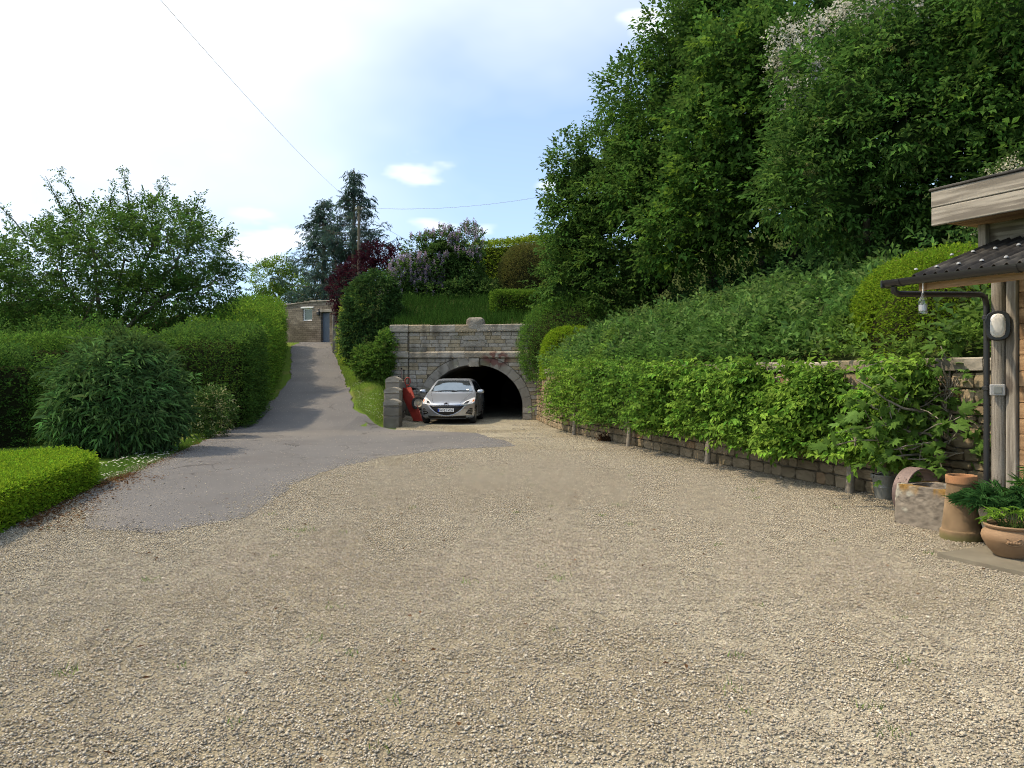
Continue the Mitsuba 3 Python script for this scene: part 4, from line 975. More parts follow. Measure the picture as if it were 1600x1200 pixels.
tree('variegated_shrub', 'small cream tipped shrub in the shade between bamboo and hedge', 'shrub', (-7.75, 20.6, 0), [(-7.75, 20.6, .62, .5, .5, .55), (-7.55, 20.4, .95, .3, .3, .3), (-8.05, 20.5, .75, .35, .35, .4)], 800, 5, .16, (.075, .034), (.055, .095, .022), 42, r0=.02, twigs=5, tip=(.34, .33, .16), tipshare=.16, mat='mat_leaf_gloss')

# --- the garden tree on the left, thin enough for the sky to show through, and the bushes under it
lob = [(-14.6, 30, 6.0, 2.5, 2.4, 1.5), (-12.3, 29.5, 6.1, 1.8, 1.8, 1.4), (-17.2, 30, 5.6, 2.0, 2, 1.5), (-13.4, 30.5, 7.4, 1.6, 1.6, .9), (-16.2, 30.5, 7.1, 1.5, 1.5, .9), (-11.3, 29.6, 4.9, 1.1, 1.2, .9), (-18.9, 30, 4.6, 1.4, 1.6, 1.2), (-15.5, 29.5, 4.6, 2.0, 1.8, 1.0), (-12.9, 29.2, 4.4, 1.4, 1.6, .9), (-19.8, 30.5, 5.9, 1.0, 1.4, .8)]
t, r, O, D = tree('apple_tree', 'broad open crowned green tree behind the hedge, with sky showing through', 'tree', (-14.9, 30, 1.0), lob, 6400, 8, .42, (.115, .064), (.062, .115, .022), 43, r0=.20, split=.38, stems=3, twigs=5, rough=.42, inner=.3, back=.9, vary=.28, lum=.85, tip=(.09, .155, .025), freq=3.4)
L = []
for bx_, bz, ex, ez in ((-16.8, 7.6, -17.6, 9.1), (-16.2, 7.7, -16.9, 9.3), (-14.4, 7.9, -14.3, 9.2), (-13.6, 7.9, -13.2, 9.1), (-15.2, 7.8, -15.0, 8.8), (-12.2, 7.1, -11.6, 8.3), (-18.3, 6.8, -19.4, 8.2), (-19.5, 6.3, -20.6, 7.1), (-11.0, 6.6, -10.3, 6.9), (-10.9, 5.8, -9.9, 5.6)):
    a, b = np.array([bx_, 30, bz]), np.array([ex, 30 + r.normal(0, .4), ez]); v, f = limb(r, a, b, .035, .008, .1, 6, 5); obj('shoot', (v, f), 'mat_bark', t, smooth=True); q = r.random((46, 1)); L.append(a + (b - a) * q + r.normal(0, .10, (46, 3)))
L = np.vstack(L); p, a, nn = sprays(r, L, r.normal(size=L.shape) + UP * .5, 6, .22); v, f, c = leaf_blades(p, a, nn, .10, .05, tones(r, len(L), 6, (.06, .105, .022)))
obj('foliage', (v, f), 'mat_leaf', t, color=c)
bush = [((-17.8, 25.2, 1.4), (2.0, 1.4, 2.3), (.045, .09, .018), 'dark leafy bush at the left edge under the open crowned tree'), ((-14.2, 25.9, 1.5), (1.9, 1.4, 2.0), (.05, .10, .018), 'mid green bush below the open crowned tree, behind the bamboo'), ((-20.8, 27.5, 2.0), (2.3, 1.5, 2.8), (.05, .095, .02), 'tall bush cut by the left edge, under the open crowned tree')]
for i, (c0, R0, col, lab) in enumerate(bush):
    c0 = np.array(c0); R0 = np.array(R0)
    tree('garden_bush', lab, 'bush', (c0[0], c0[1], .5), [(*c0, *R0), (*(c0 + [R0[0] * .5, -.3, R0[2] * .35]), *(R0 * .55)), (*(c0 + [-R0[0] * .5, -.2, R0[2] * .4]), *(R0 * .55))], 1500, 7, .32, (.10, .055), col, 51 + i, r0=.05, twigs=5, rough=.3, tip=(.08, .14, .02))
s, c = hedge_run([(-34, 36), (-15.5, 38)], H, lambda t: 2.6 + .5 * np.sin(t * 13), 2.5, .6)
clipped('field_hedge', 'distant overgrown hedge closing the view beneath the open crowned tree', 'hedge', s, 9000, (.13, .07), (.05, .095, .018), 55, c(), fuzz=.22)

# --- shrubs between the drive and the tunnel
t, r, O, D = tree('laurel_bush', 'tall dark glossy evergreen bush at the left end of the tunnel parapet', 'bush', (-5.5, 31.2, .8), [(-5.4, 31.2, 2.9, 1.05, 1.0, 1.3), (-5.45, 31.2, 4.1, 1.05, 1.0, 1.3), (-6.0, 31, 3.3, .6, .7, 1.0), (-4.9, 31, 3.2, .6, .8, 1.1), (-5.3, 31.1, 4.9, .7, .7, .7)], 3000, 7, .26, (.12, .055), (.036, .072, .018), 61, 'mat_leaf_gloss', r0=.08, twigs=4, tip=(.07, .12, .025), rough=.22)
tree('ivy_shrub', 'low leafy bush spilling against the left pier of the tunnel', 'bush', (-4.75, 29.4, .6), [(-4.85, 29.2, 2.0, .5, .45, .6), (-5.3, 29.6, 2.1, .6, .5, .6), (-4.6, 29.1, 2.6, .3, .4, .6)], 1300, 6, .2, (.085, .05), (.07, .13, .02), 62, r0=.03, twigs=4, tip=(.12, .18, .03))
tree('golden_shrub', 'narrow yellow green shrub behind the pale gate post', 'shrub', (-7.75, 38.5, 1.9), [(-7.75, 38.5, 3.4, .6, .7, 1.6), (-7.6, 38.3, 4.6, .55, .6, .9), (-7.3, 38.2, 2.9, .5, .5, .9)], 1000, 6, .26, (.10, .055), (.16, .21, .028), 63, r0=.04, twigs=4, tip=(.22, .26, .04))
tree('copper_tree', 'dark purple leaved tree beside the stone building', 'tree', (-8.0, 44, 3.2), [(-8.1, 44, 6.8, 1.5, 1.4, 1.5), (-9.0, 43.8, 6.2, 1.0, 1, 1.2), (-7.0, 44, 7.2, 1.1, 1, 1.1), (-6.3, 43.8, 7.9, .6, .6, .6), (-8.6, 43.6, 5.0, .9, .9, 1.0), (-7.6, 44, 8.2, .8, .8, .6)], 1900, 7, .34, (.12, .065), (.026, .0075, .009), 64, r0=.10, split=.45, twigs=4, tip=(.045, .012, .013), rough=.35, vary=.32)
lob = [(-3.6, 36, 6.2, 1.35, 1.2, 1.5), (-2.5, 36.2, 6.7, 1.15, 1.1, 1.45), (-4.5, 35.7, 5.7, .9, 1.0, 1.3), (-2.0, 35.9, 5.6, .9, 1, 1.2), (-3.2, 36, 7.4, .8, .8, .6), (-4.3, 35.3, 4.7, 1.4, 1.0, 1.2), (-2.6, 35.4, 4.6, 1.4, 1.0, 1.1), (-1.2, 35.8, 5.0, .9, .9, 1.0)]
t, r, O, D = tree('lilac_bush', 'large lilac bush in mauve blossom above the tunnel', 'bush', (-3.2, 36, 4.6), lob, 4600, 7, .26, (.095, .065), (.055, .10, .022), 65, r0=.07, stems=3, twigs=5, rough=.28, core=.55)
w = (O[:, 2] > 5.0) & (meshkit.noise(O * 1.1 + 3) > .36) & (O[:, 1] < 36.6) & ((O[:, 0] < -3.0) | (O[:, 2] > 6.6))
q = O[w][:560]; q = np.repeat(q, 7, 0) + np.cumsum(np.tile(np.array([[0, 0, .035]]), (len(q) * 7, 1)).reshape(-1, 7, 3), 1).reshape(-1, 3) + D[w][:560].repeat(7, 0) * .1
blossom(t, r, q, .05, (.40, .33, .45))
# wild grass and nettles between lilac and parapet are below; the far trees
def conifer(label, base, h, rad, seed, n=1500):
    r = np.random.default_rng(seed); t = thing('conifer', label, 'conifer', 'two conifers behind the stone building'); base = np.asarray(base, float)
    top = base + UP * h; v, f = tube([base - UP * .3, base + UP * h * .5, top], [.30, .2, .03], 9); obj('trunk', (v, f), 'mat_bark', t, smooth=True)
    O, D, mb = [], [], MB()
    for i in range(150):
        q = .03 + .96 * r.random() ** 1.15; a = r.uniform(0, 6.283); L = rad * 1.3 * (1 - q) ** .9 * r.uniform(.6, 1.15) + .10; d = np.array([math.cos(a), math.sin(a), 0]); s = base + UP * h * q
        pts = np.array([s + d * L * x + UP * (-.22 * L * x + .30 * L * x ** 3) for x in np.linspace(0, 1, 6)]); mb.add(*tube(pts, np.linspace(.05, .012, 6), 4, False))
        k = int(5 + L * 5); x = r.uniform(.25, 1.05, k); O.append(s + d * (L * x)[:, None] + UP * (-.22 * L * x + .30 * L * x ** 3)[:, None] + r.normal(0, .16, (k, 3))); D.append(unit(d * .7 + r.normal(0, .45, (k, 3)) - UP * .35))
    O, D = np.vstack(O), np.vstack(D); m = len(O); p, a, nn = sprays(r, O, D, 11, .50, spread=.9, droop=.5); v, f, c = leaf_blades(p, a, nn, .22, .075, tones(r, m, 11, (.045, .072, .055), .25))
    obj('foliage', (v, f), 'mat_leaf', t, color=c); tag(obj('branches', mb, 'mat_bark', t), kind='stuff')
conifer('taller of two blue green conifers, behind the telegraph pole', at(553, 470, 60) * [1, 1, 0] + [0, 0, 4.0], 13.2, 4.4, 71)
conifer('shorter thin topped conifer leaning out from the taller one', at(506, 470, 62) * [1, 1, 0] + [0, 0, 4.0], 11.2, 4.3, 72)
c0 = at(437, 440, 75)
tree('sycamore_tree', 'small pale green round tree on the skyline beyond the stone building', 'tree', (c0[0], 75, 4), [(c0[0] - .9, 75, c0[2] + .2, 1.7, 1.6, 1.7), (c0[0] + 1.2, 75, c0[2] - .2, 1.6, 1.5, 1.5), (c0[0], 75, c0[2] + 1.2, 1.4, 1.3, .9), (c0[0] + .4, 75, c0[2] - 1.6, 1.8, 1.5, 1.1)], 1100, 7, .6, (.20, .12), (.11, .165, .03), 73, r0=.2, split=.5, twigs=3, rough=.35, inner=.2, back=.8)
tree('far_tree', 'dull green tree half hidden behind the stone building roof', 'tree', at(470, 480, 80) * [1, 1, 0] + [0, 0, 4], [(*at(470, 470, 80), 2.0, 1.6, 2.0), (*at(500, 480, 80), 1.6, 1.5, 1.8), (*at(400, 490, 80), 2.4, 1.5, 1.8)], 1000, 7, .6, (.2, .12), (.06, .105, .028), 74, r0=.2, twigs=3)

# --- the wood on the right bank
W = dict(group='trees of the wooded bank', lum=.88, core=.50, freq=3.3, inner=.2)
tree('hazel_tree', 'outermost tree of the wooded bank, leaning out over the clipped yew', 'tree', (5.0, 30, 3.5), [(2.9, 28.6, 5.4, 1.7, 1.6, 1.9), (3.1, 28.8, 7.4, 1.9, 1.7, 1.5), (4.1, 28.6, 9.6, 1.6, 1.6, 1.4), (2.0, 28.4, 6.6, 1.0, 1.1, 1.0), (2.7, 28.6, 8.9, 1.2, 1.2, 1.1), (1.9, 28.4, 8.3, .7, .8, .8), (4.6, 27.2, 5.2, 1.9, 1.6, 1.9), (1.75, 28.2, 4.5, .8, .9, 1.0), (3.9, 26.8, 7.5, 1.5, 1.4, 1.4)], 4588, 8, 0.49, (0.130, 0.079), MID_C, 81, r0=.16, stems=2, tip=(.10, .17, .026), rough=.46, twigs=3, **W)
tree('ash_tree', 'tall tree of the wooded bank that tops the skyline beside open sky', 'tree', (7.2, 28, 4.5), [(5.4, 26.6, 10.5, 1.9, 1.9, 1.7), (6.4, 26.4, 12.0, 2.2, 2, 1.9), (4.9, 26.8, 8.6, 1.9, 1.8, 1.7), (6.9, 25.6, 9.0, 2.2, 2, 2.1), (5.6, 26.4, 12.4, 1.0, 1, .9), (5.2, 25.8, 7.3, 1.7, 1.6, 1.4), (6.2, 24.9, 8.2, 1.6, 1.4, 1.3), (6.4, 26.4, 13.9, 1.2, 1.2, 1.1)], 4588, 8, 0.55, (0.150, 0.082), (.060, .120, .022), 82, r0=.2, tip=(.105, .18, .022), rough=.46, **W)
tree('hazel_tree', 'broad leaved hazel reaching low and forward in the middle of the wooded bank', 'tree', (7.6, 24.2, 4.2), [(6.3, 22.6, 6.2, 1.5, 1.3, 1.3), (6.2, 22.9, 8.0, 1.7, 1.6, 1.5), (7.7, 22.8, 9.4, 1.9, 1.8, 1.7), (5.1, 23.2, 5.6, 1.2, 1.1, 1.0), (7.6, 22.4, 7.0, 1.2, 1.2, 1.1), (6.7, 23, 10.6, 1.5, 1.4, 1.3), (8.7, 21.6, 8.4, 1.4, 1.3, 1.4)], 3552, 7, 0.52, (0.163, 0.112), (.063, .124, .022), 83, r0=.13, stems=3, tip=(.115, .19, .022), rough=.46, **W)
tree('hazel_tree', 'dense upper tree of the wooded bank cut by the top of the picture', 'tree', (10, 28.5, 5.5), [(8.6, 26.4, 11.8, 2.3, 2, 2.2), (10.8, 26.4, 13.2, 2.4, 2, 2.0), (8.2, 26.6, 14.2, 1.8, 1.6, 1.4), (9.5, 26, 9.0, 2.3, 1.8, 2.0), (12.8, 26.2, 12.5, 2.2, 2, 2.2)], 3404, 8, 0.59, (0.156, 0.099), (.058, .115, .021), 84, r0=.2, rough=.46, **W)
t, r, O, D = tree('hawthorn_tree', 'hawthorn of the wooded bank with a drift of white blossom near the top', 'tree', (9.6, 23, 5), [(8.3, 21.0, 10.0, 1.2, 1.1, 1.0), (9.5, 21.0, 10.5, 1.3, 1.2, .9), (7.6, 21, 9.2, .8, .8, .9), (10.4, 20.9, 10.3, .9, .9, .8)], 1702, 7, 0.34, (0.078, 0.055), (.058, .112, .023), 85, r0=.11, rough=.46, **W)
w = (O[:, 1] < 21.3) & (meshkit.noise(O * 1.5) > .34); q = np.repeat(O[w][:560], 6, 0); blossom(t, r, q + r.normal(0, .11, q.shape) + [0, -.12, .06], .07, (.66, .66, .60))
t, r, O, D = tree('elder_tree', 'elder with pale green flower heads bulging out above the clipped box dome', 'tree', (8.0, 17.6, 4.2), [(6.9, 16.5, 5.3, 1.35, 1.2, 1.25), (7.3, 16.4, 7.2, 1.5, 1.4, 1.4), (8.3, 16.2, 6.2, 1.5, 1.3, 1.4), (6.6, 16.7, 6.3, 1.0, 1.0, 1.0), (8.1, 16.3, 8.3, 1.2, 1.2, 1.0), (9.2, 16.2, 7.6, 1.3, 1.2, 1.1)], 4144, 7, 0.44, (0.137, 0.063), (.060, .120, .024), 86, r0=.12, stems=3, tip=(.095, .165, .03), rough=.46, **W)
w = (O[:, 1] < 16.4) & (r.random(len(O)) < .035); q = np.repeat(O[w], 10, 0); blossom(t, r, q + r.normal(0, .07, q.shape) * [1, 1, .35], .035, (.30, .34, .14))
tree('elder_tree', 'leafy tree of the wooded bank standing above the shed roof', 'tree', (10.4, 16.5, 4.6), [(9.7, 15.0, 5.3, 1.3, 1.2, 1.1), (10.6, 15.0, 6.6, 1.6, 1.4, 1.3), (9.6, 15.4, 8.2, 1.4, 1.3, 1.2), (11.2, 15, 8.3, 1.6, 1.4, 1.3), (12.2, 15, 6.4, 1.5, 1.4, 1.4), (8.9, 15.3, 6.5, .9, .9, .9)], 3404, 7, 0.44, (0.137, 0.073), (.058, .116, .022), 87, r0=.13, stems=2, tip=(.09, .16, .022), rough=.46, **W)
tree('ash_tree', 'tall dark tree behind the others in the upper corner of the wooded bank', 'tree', (15, 25, 6.5), [(12.2, 22.2, 11.2, 2.0, 1.8, 1.8), (13.8, 22, 12.6, 2.0, 1.8, 1.6), (14.4, 21.8, 10.0, 2.2, 1.8, 2.0), (11.8, 22.2, 13.0, 1.5, 1.5, 1.2), (15.4, 22, 13.4, 1.8, 1.7, 1.4)], 2664, 8, 0.55, (0.156, 0.079), (.054, .107, .021), 88, r0=.2, rough=.46, back=.6, **W)
t, r, O, D = tree('hawthorn_tree', 'small hawthorn spray with white flowers peeping over the shed fascia', 'tree', (9.0, 13.6, 4.0), [(8.35, 13.0, 4.5, .7, .6, .55), (7.7, 12.9, 4.35, .45, .4, .35), (9.2, 13, 4.6, .8, .6, .6)], 900, 6, .2, (.055, .04), (.062, .11, .024), 89, r0=.05, **W)
w = (O[:, 0] < 8.3) & (r.random(len(O)) < .45); q = np.repeat(O[w][:60], 6, 0); blossom(t, r, q + r.normal(0, .06, q.shape), .04, (.62, .60, .46))

# the deep wood behind, one dark mass
r = np.random.default_rng(90); lob = [(8 + 2.9 * i + r.normal(0, .5), 31 + r.normal(0, 1) + .2 * i, z + r.normal(0, .4), 2.3, 2.0, 2.2) for i in range(8) for z in (7.2, 10.2, 13.2)][1:]
O, D = lobes_points(r, lob, 3400, .3, .2, .4); p, a, nn = sprays(r, O, D, 7, .55); v, f, c = leaf_blades(p, a, nn, .22, .13, tones(r, len(O), 7, (.045, .092, .020), .3))
key = thing('woodland', 'deep wood closing the hillside behind the nearer trees', 'woodland', kind='stuff'); scene[key] = mikit.ply((v, f), 'mat_leaf', color=c)

# dark understorey and ground cover on the bank
def scatter_bank(r, n, s0, s1, d0, d1, bias=1.0):
    s = r.uniform(s0, s1, n); d = d0 + (d1 - d0) * r.random(n) ** bias
    p = np.stack([np.interp(s, WS, WP[:, 0]), np.interp(s, WS, WP[:, 1])], 1); q = np.stack([np.interp(s + .2, WS, WP[:, 0]), np.interp(s + .2, WS, WP[:, 1])], 1) - np.stack([np.interp(s - .2, WS, WP[:, 0]), np.interp(s - .2, WS, WP[:, 1])], 1)
    nn = np.stack([q[:, 1], -q[:, 0]], 1); nn /= np.linalg.norm(nn, axis=1, keepdims=True)
    xy = p + nn * d[:, None]
    return xy, d
r = np.random.default_rng(91)
xy, d = scatter_bank(r, 13500, .6, LEN - 1.2, .02, 3.6, 1.1)
keep = (np.hypot((xy[:, 0] - 6.42) / 1.6, (xy[:, 1] - 11.2) / 1.55) > 1) & (np.hypot(xy[:, 0] - 2.1, xy[:, 1] - 26.4) > 1.0)
xy, d = xy[keep], d[keep]
zb = hill(xy[:, 0], xy[:, 1]); thick = (.04 + .72 * meshkit.fbm(np.c_[xy * .8, d * 0], 3) + .35 * meshkit.noise(np.c_[xy * 3.1, d * 0]) ** 2) * sstep(-.3, .6, d)
O = np.c_[xy, zb + thick * (1 - .45 * r.random(len(d)) ** 2)]; D = unit(np.c_[-.5 + r.normal(0, .5, len(d)), -.25 + r.normal(0, .5, len(d)), .8 + r.normal(0, .35, len(d))]); k = 7
p, a, nn = sprays(r, O, D, k, .22, droop=.2); sc = np.exp(r.normal(0, .22, len(p)))
patch = meshkit.fbm(np.c_[xy * .45, d * 0 + 9], 3)[:, None]; base = np.where(patch > .5, (.105, .172, .034), (.068, .132, .030)) * np.exp(r.normal(0, .22, (len(d), 1)))
v, f, c = leaf_blades(p, a, nn, .088 * sc, .05 * sc, np.repeat(np.clip(base * LEAFK, 0, .5), k, 0) * np.exp(r.normal(0, .1, (len(p), 1))))
q = r.choice(len(O), 420); Ob = np.repeat(O[q] + UP * .12, 5, 0) + r.normal(0, .12, (2100, 3)); pb, ab, nb = sprays(r, Ob, unit(r.normal(0, .6, (2100, 3)) + UP * .7), 5, .3, droop=.3); vb, fb, cb = leaf_blades(pb, ab, nb, .13 * np.exp(r.normal(0, .2, len(pb))), .075, tones(r, 2100, 5, (.085, .145, .036), .25))
f = np.vstack([f, fb + len(v)]); v = np.vstack([v, vb]); c = np.vstack([c, cb])
key = thing('ground_cover', 'thick leafy ground cover clothing the bank above the rubble wall', 'shrubbery', kind='stuff'); scene[key] = mikit.ply((v, f), 'mat_leaf', color=c)
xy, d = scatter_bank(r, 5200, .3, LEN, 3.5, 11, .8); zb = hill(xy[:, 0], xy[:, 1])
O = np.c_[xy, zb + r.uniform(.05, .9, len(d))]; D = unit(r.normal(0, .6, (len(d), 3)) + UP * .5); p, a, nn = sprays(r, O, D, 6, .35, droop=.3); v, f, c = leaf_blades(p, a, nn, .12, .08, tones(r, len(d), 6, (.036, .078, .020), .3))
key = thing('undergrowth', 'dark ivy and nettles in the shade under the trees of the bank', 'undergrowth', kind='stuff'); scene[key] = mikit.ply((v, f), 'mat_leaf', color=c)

# grass: the lawn by the tunnel, the verge under the hedge, the bank over the tunnel, and daisies
def blades(r, xy, z, h, w, col, lean=.35):
    n = len(xy); a = r.uniform(0, 6.283, n); d = np.c_[np.cos(a), np.sin(a), np.zeros(n)]; t = r.uniform(0, 6.283, n); le = np.c_[np.cos(t), np.sin(t), np.zeros(n)] * lean * r.random((n, 1))
    hh = h * np.exp(r.normal(0, .3, (n, 1))); b = np.c_[xy, z]
    v = np.stack([b - d * w / 2, b + d * w / 2, b + (UP + le) * hh], 1).reshape(-1, 3); f = np.arange(3 * n).reshape(-1, 3)
    return v, f, np.repeat(np.clip(np.asarray(col) * LEAFK * np.exp(r.normal(0, .22, (n, 1))), 0, .6), 3, 0)
def in_poly(r, poly, n):
    x0, y0, x1, y1 = poly.bounds; q = np.empty((0, 2)); shapely.prepare(poly)
    while len(q) < n:
        p = r.uniform((x0, y0), (x1, y1), (n * 2, 2)); q = np.vstack([q, p[shapely.contains_xy(poly, p[:, 0], p[:, 1])]])
    return q[:n]
lawn = Polygon([(-4.12, 24.4), (-4.15, 26.5), (-4.3, 29.0), (-5.6, 29.5), (-6.8, 33), (-8.4, 40), (-9.6, 44.5), (-9.0, 41), (-7.45, 35.4), (-5.05, 26.1), (-4.5, 25.0)]).union(Polygon([(-10.4, 44), (-8.2, 44), (-6.2, 33), (-6.5, 31), (-7.4, 35)])).difference(drive)
verge = Polygon([(-6.55, 11.9), (-5.95, 11.2), (-6.15, 12.9), (-6.75, 15.9), (-7.95, 21.5), (-8.12, 24.2), (-8.6, 24), (-8.4, 21), (-7.9, 19), (-7.5, 16), (-7.2, 12.6)]).difference(drive)
mb = MB()
for poly, n, h, col in ((lawn, 22000, .055, (.14, .21, .034)), (verge, 16000, .05, (.09, .15, .028)), (lawn.buffer(.06).difference(lawn.buffer(-.25)), 4000, .10, (.14, .19, .045))):
    q = in_poly(r, poly.difference(drive.buffer(.02)), n); v, f, c = blades(r, q, H(q[:, 0], q[:, 1]) - .02, h, .012, col); mb.add(v, f, c)
xy = r.uniform((-5.5, 29.25), (3.2, 37), (26000, 2)); xy = xy[(meshkit.noise(np.c_[xy * .8, xy[:, :1] * 0]) + r.random(len(xy)) * .6 > .55)]
v, f, c = blades(r, xy, hill(xy[:, 0], xy[:, 1]) - .03, .26, .03, (.026, .06, .011), .6); mb.add(v, f, c)
key = thing('grass', 'mown lawn, verge and long bank grass', 'grass', kind='stuff'); scene[key] = mikit.ply(mb.mesh(), 'mat_leaf', color=mb.color())
mb = MB(); q = np.vstack([in_poly(r, verge, 150), in_poly(r, verge.intersection(sbox(-8, 12, -5, 17)), 130), in_poly(r, lawn.intersection(sbox(-7, 24, -3.5, 30)), 260)]); q = q[meshkit.noise(np.c_[q * 1.3, q[:, :1] * 0]) > .42]
for x, y in q:
    z = H(x, y) + .05 + r.uniform(-.01, .02); a = np.arange(8) * np.pi / 4 + r.random(); o = np.array([x, y, z]); R_ = r.uniform(.013, .022)
    mb.add(np.vstack([np.c_[np.cos(a) * R_, np.sin(a) * R_, np.full(8, .003)] + o, [o + [0, 0, .006]]]), [[i, (i + 1) % 8, 8] for i in range(8)], (.72, .72, .68))
key = thing('daisies', 'white daisies dotted over verge and lawn', 'daisies', kind='stuff'); scene[key] = mikit.ply(mb.mesh(), 'mat_vertex', color=mb.color())
# brown leaf litter at the foot of the low hedge and along the drive's edge
line = np.array([(-5.15, 8.3), (-6.0, 10.9), (-6.2, 12.8), (-6.8, 15.9), (-7.9, 20.5), (-8.15, 24.5)]); sg = r.integers(0, 5, 2600); sg[:1500] = r.integers(0, 2, 1500); q = line[sg] + (line[sg + 1] - line[sg]) * r.random((2600, 1)) + np.abs(r.normal(0, .13, (2600, 1))) * [1, -.2] + r.normal(0, .05, (2600, 2)); q[:500] += r.random((500, 1)) * [.55, -.3]; q[-160:] = np.c_[r.uniform(-.55, .6, 160), np.ones(160)] * (r.uniform(1.8, 4.1, 160) ** 2)[:, None]; q[-160:] = np.where((q[-160:, :1] < wall_x(q[-160:, 1:]) - .1), q[-160:], q[:160])
v, f, c = leaf_blades(np.c_[q, H(q[:, 0], q[:, 1]) + .018 + r.uniform(0, .01, 2600)], r.normal(size=(2600, 3)) * [1, 1, .15], r.normal(0, .3, (2600, 3)) + UP, r.uniform(.025, .055, 2600), r.uniform(.012, .03, 2600), np.array([.13, .075, .04]) * np.exp(r.normal(0, .35, (2600, 1))))
key = thing('fallen_leaves', 'brown dead leaves along the drive edge', 'leaves', kind='stuff'); scene[key] = mikit.ply((v, f), 'mat_leaf', color=c)
# small weeds in the gravel
mb = MB()
for i in range(60):
    y = r.uniform(3.4, 14); x = r.uniform(-.6, .62) * y; 
    if not shapely.contains_xy(solid, x, y): continue
    n = int(r.integers(8, 26)); s_ = r.uniform(.02, .055); v, f, c = blades(r, np.array([x, y]) + r.normal(0, s_, (n, 2)), np.full(n, .004), s_ * .9, .006, (.10, .15, .035), 1.2); mb.add(v, f, c)
key = thing('weeds', 'tiny green weeds sprouting in the gravel', 'weeds', kind='stuff'); scene[key] = mikit.ply(mb.mesh(), 'mat_leaf', color=mb.color())
# ------------------------------------------------------------------ trained fruit trees on the wall
def s_of(u):
    """Arc length along the wall of the point seen in the photograph's column u."""
    k = WP[:, 0] / WP[:, 1] * F + 800
    return float(np.interp(-u, -k, WS))
def wall_tree(label, u0, uL, uR, seed, n_leaf, leaf, col, tip, z0=.50, z1=1.95, tiers=(.62, 1.0, 1.38, 1.75), r0=.055, fork=.42, thick=.34, lift=0.0):
    r = np.random.default_rng(seed); t = thing('espalier_tree', label, 'fruit tree', 'fruit trees trained on the rubble wall')
    s0, sa, sb = s_of(u0), s_of(uR), s_of(uL)
    def at_(s, o, z): p, tt, nn = wall_at(np.clip(s, 0, LEN)); return np.array([p[0] + nn[0] * o, p[1] + nn[1] * o, z])
    trunk = [at_(s0, .20, -.05), at_(s0 - .01, .19, .2), at_(s0, .18, fork)]; v, f = tube(trunk, [r0 * 1.25, r0, r0 * .95], 9); obj('trunk', (v, f), 'mat_branch', t, smooth=True)
    arms = []
    v, f = tube([at_(s0, .18, fork - .03), at_(s0 + .02, .16, 1.0), at_(s0 - .01, .16, z1 - .15)], [r0 * .75, r0 * .6, r0 * .3], 7); obj('branch', (v, f), 'mat_branch', t, smooth=True)
    for zt in tiers:
        for e in (sa, sb):
            zs = max(fork, zt - .28); n = 7; q = np.linspace(0, 1, n); k = q ** .8
            path = np.array([at_(s0 + (e - s0) * a, .15 + .05 * math.sin(a * 7 + zt), zs + (zt - zs) * min(1, a * 3.2) + .05 * math.sin(a * 9 + seed) + .06 * a) for a in k])
            v, f = tube(path, np.linspace(r0 * .55, r0 * .16, n), 6); obj('branch', (v, f), 'mat_branch', t, smooth=True); arms.append(path)
    m = n_leaf // 6
    s = r.uniform(sa - .12, sb + .12, m); zt = np.asarray(tiers)[r.integers(0, len(tiers), m)]
    z = zt + r.normal(.04, .155, m); z = np.where(r.random(m) < .16, r.uniform(z0, z1, m), z)
    edge = meshkit.fbm(np.c_[s * 1.9, z * 1.9, s * 0 + seed], 3); o = .10 + np.abs(r.normal(0, 1, m)) * thick * (.35 + .9 * edge)
    keep = (edge + r.normal(0, .08, m) > .32) & (z > z0 - .06 + .1 * meshkit.noise(np.c_[s * 2.5, s * 0, s * 0])) & (z < z1 + .25 * meshkit.noise(np.c_[s * 1.6, s * 0, s * 0 + 5]) + lift)
    keep &= ~((np.abs(s - s0) < .15) & (z < 1.25) & (z > .3) & (r.random(m) < .9))
    s, z, o = s[keep], z[keep], o[keep]
    P0 = np.array([at_(a, b, c) for a, b, c in zip(s, o, z)]); nn = np.array([wall_at(a)[2] for a in s])
    D = unit(nn * .9 + r.normal(0, .5, nn.shape) + UP * .25); p, a, nm = sprays(r, P0, D, 6, .20, spread=1.0, droop=.45)
    sc = np.exp(r.normal(0, .2, len(p))); v, f, c = leaf_blades(p, a, nm + nn.repeat(6, 0) * .5, leaf[0] * sc, leaf[1] * sc, tones(r, len(P0), 6, col, .22, tip, .25))
    obj('foliage', (v, f), 'mat_leaf_gloss', t, color=c)
    return t
FR = 'mat'
wall_tree('small leaved wall trained tree farthest along the rubble wall, nearest the tunnel', 908, 880, 962, 201, 12000, (.075, .038), (.095, .17, .022), (.14, .215, .03), z0=.35, z1=2.0, tiers=(.6, .95, 1.3, 1.7), thick=.30, lift=.05)
wall_tree('second wall trained tree from the tunnel, with a bare grey trunk', 995, 955, 1052, 202, 12000, (.08, .042), (.078, .150, .022), (.11, .19, .025), z0=.45, z1=1.85, tiers=(.62, .98, 1.32, 1.65), thick=.30)
wall_tree('wall trained tree with a forked pale trunk in the middle of the rubble wall', 1121, 1045, 1200, 203, 15500, (.095, .055), (.090, .165, .022), (.13, .21, .028), z0=.48, z1=1.74, tiers=(.62, .98, 1.34, 1.62), thick=.28)
wall_tree('broad wall trained tree nearest the fig, its trunk beside the bucket', 1346, 1195, 1465, 204, 26000, (.090, .055), (.095, .172, .022), (.135, .215, .028), z0=.47, z1=1.64, tiers=(.62, .94, 1.25, 1.52), thick=.28)

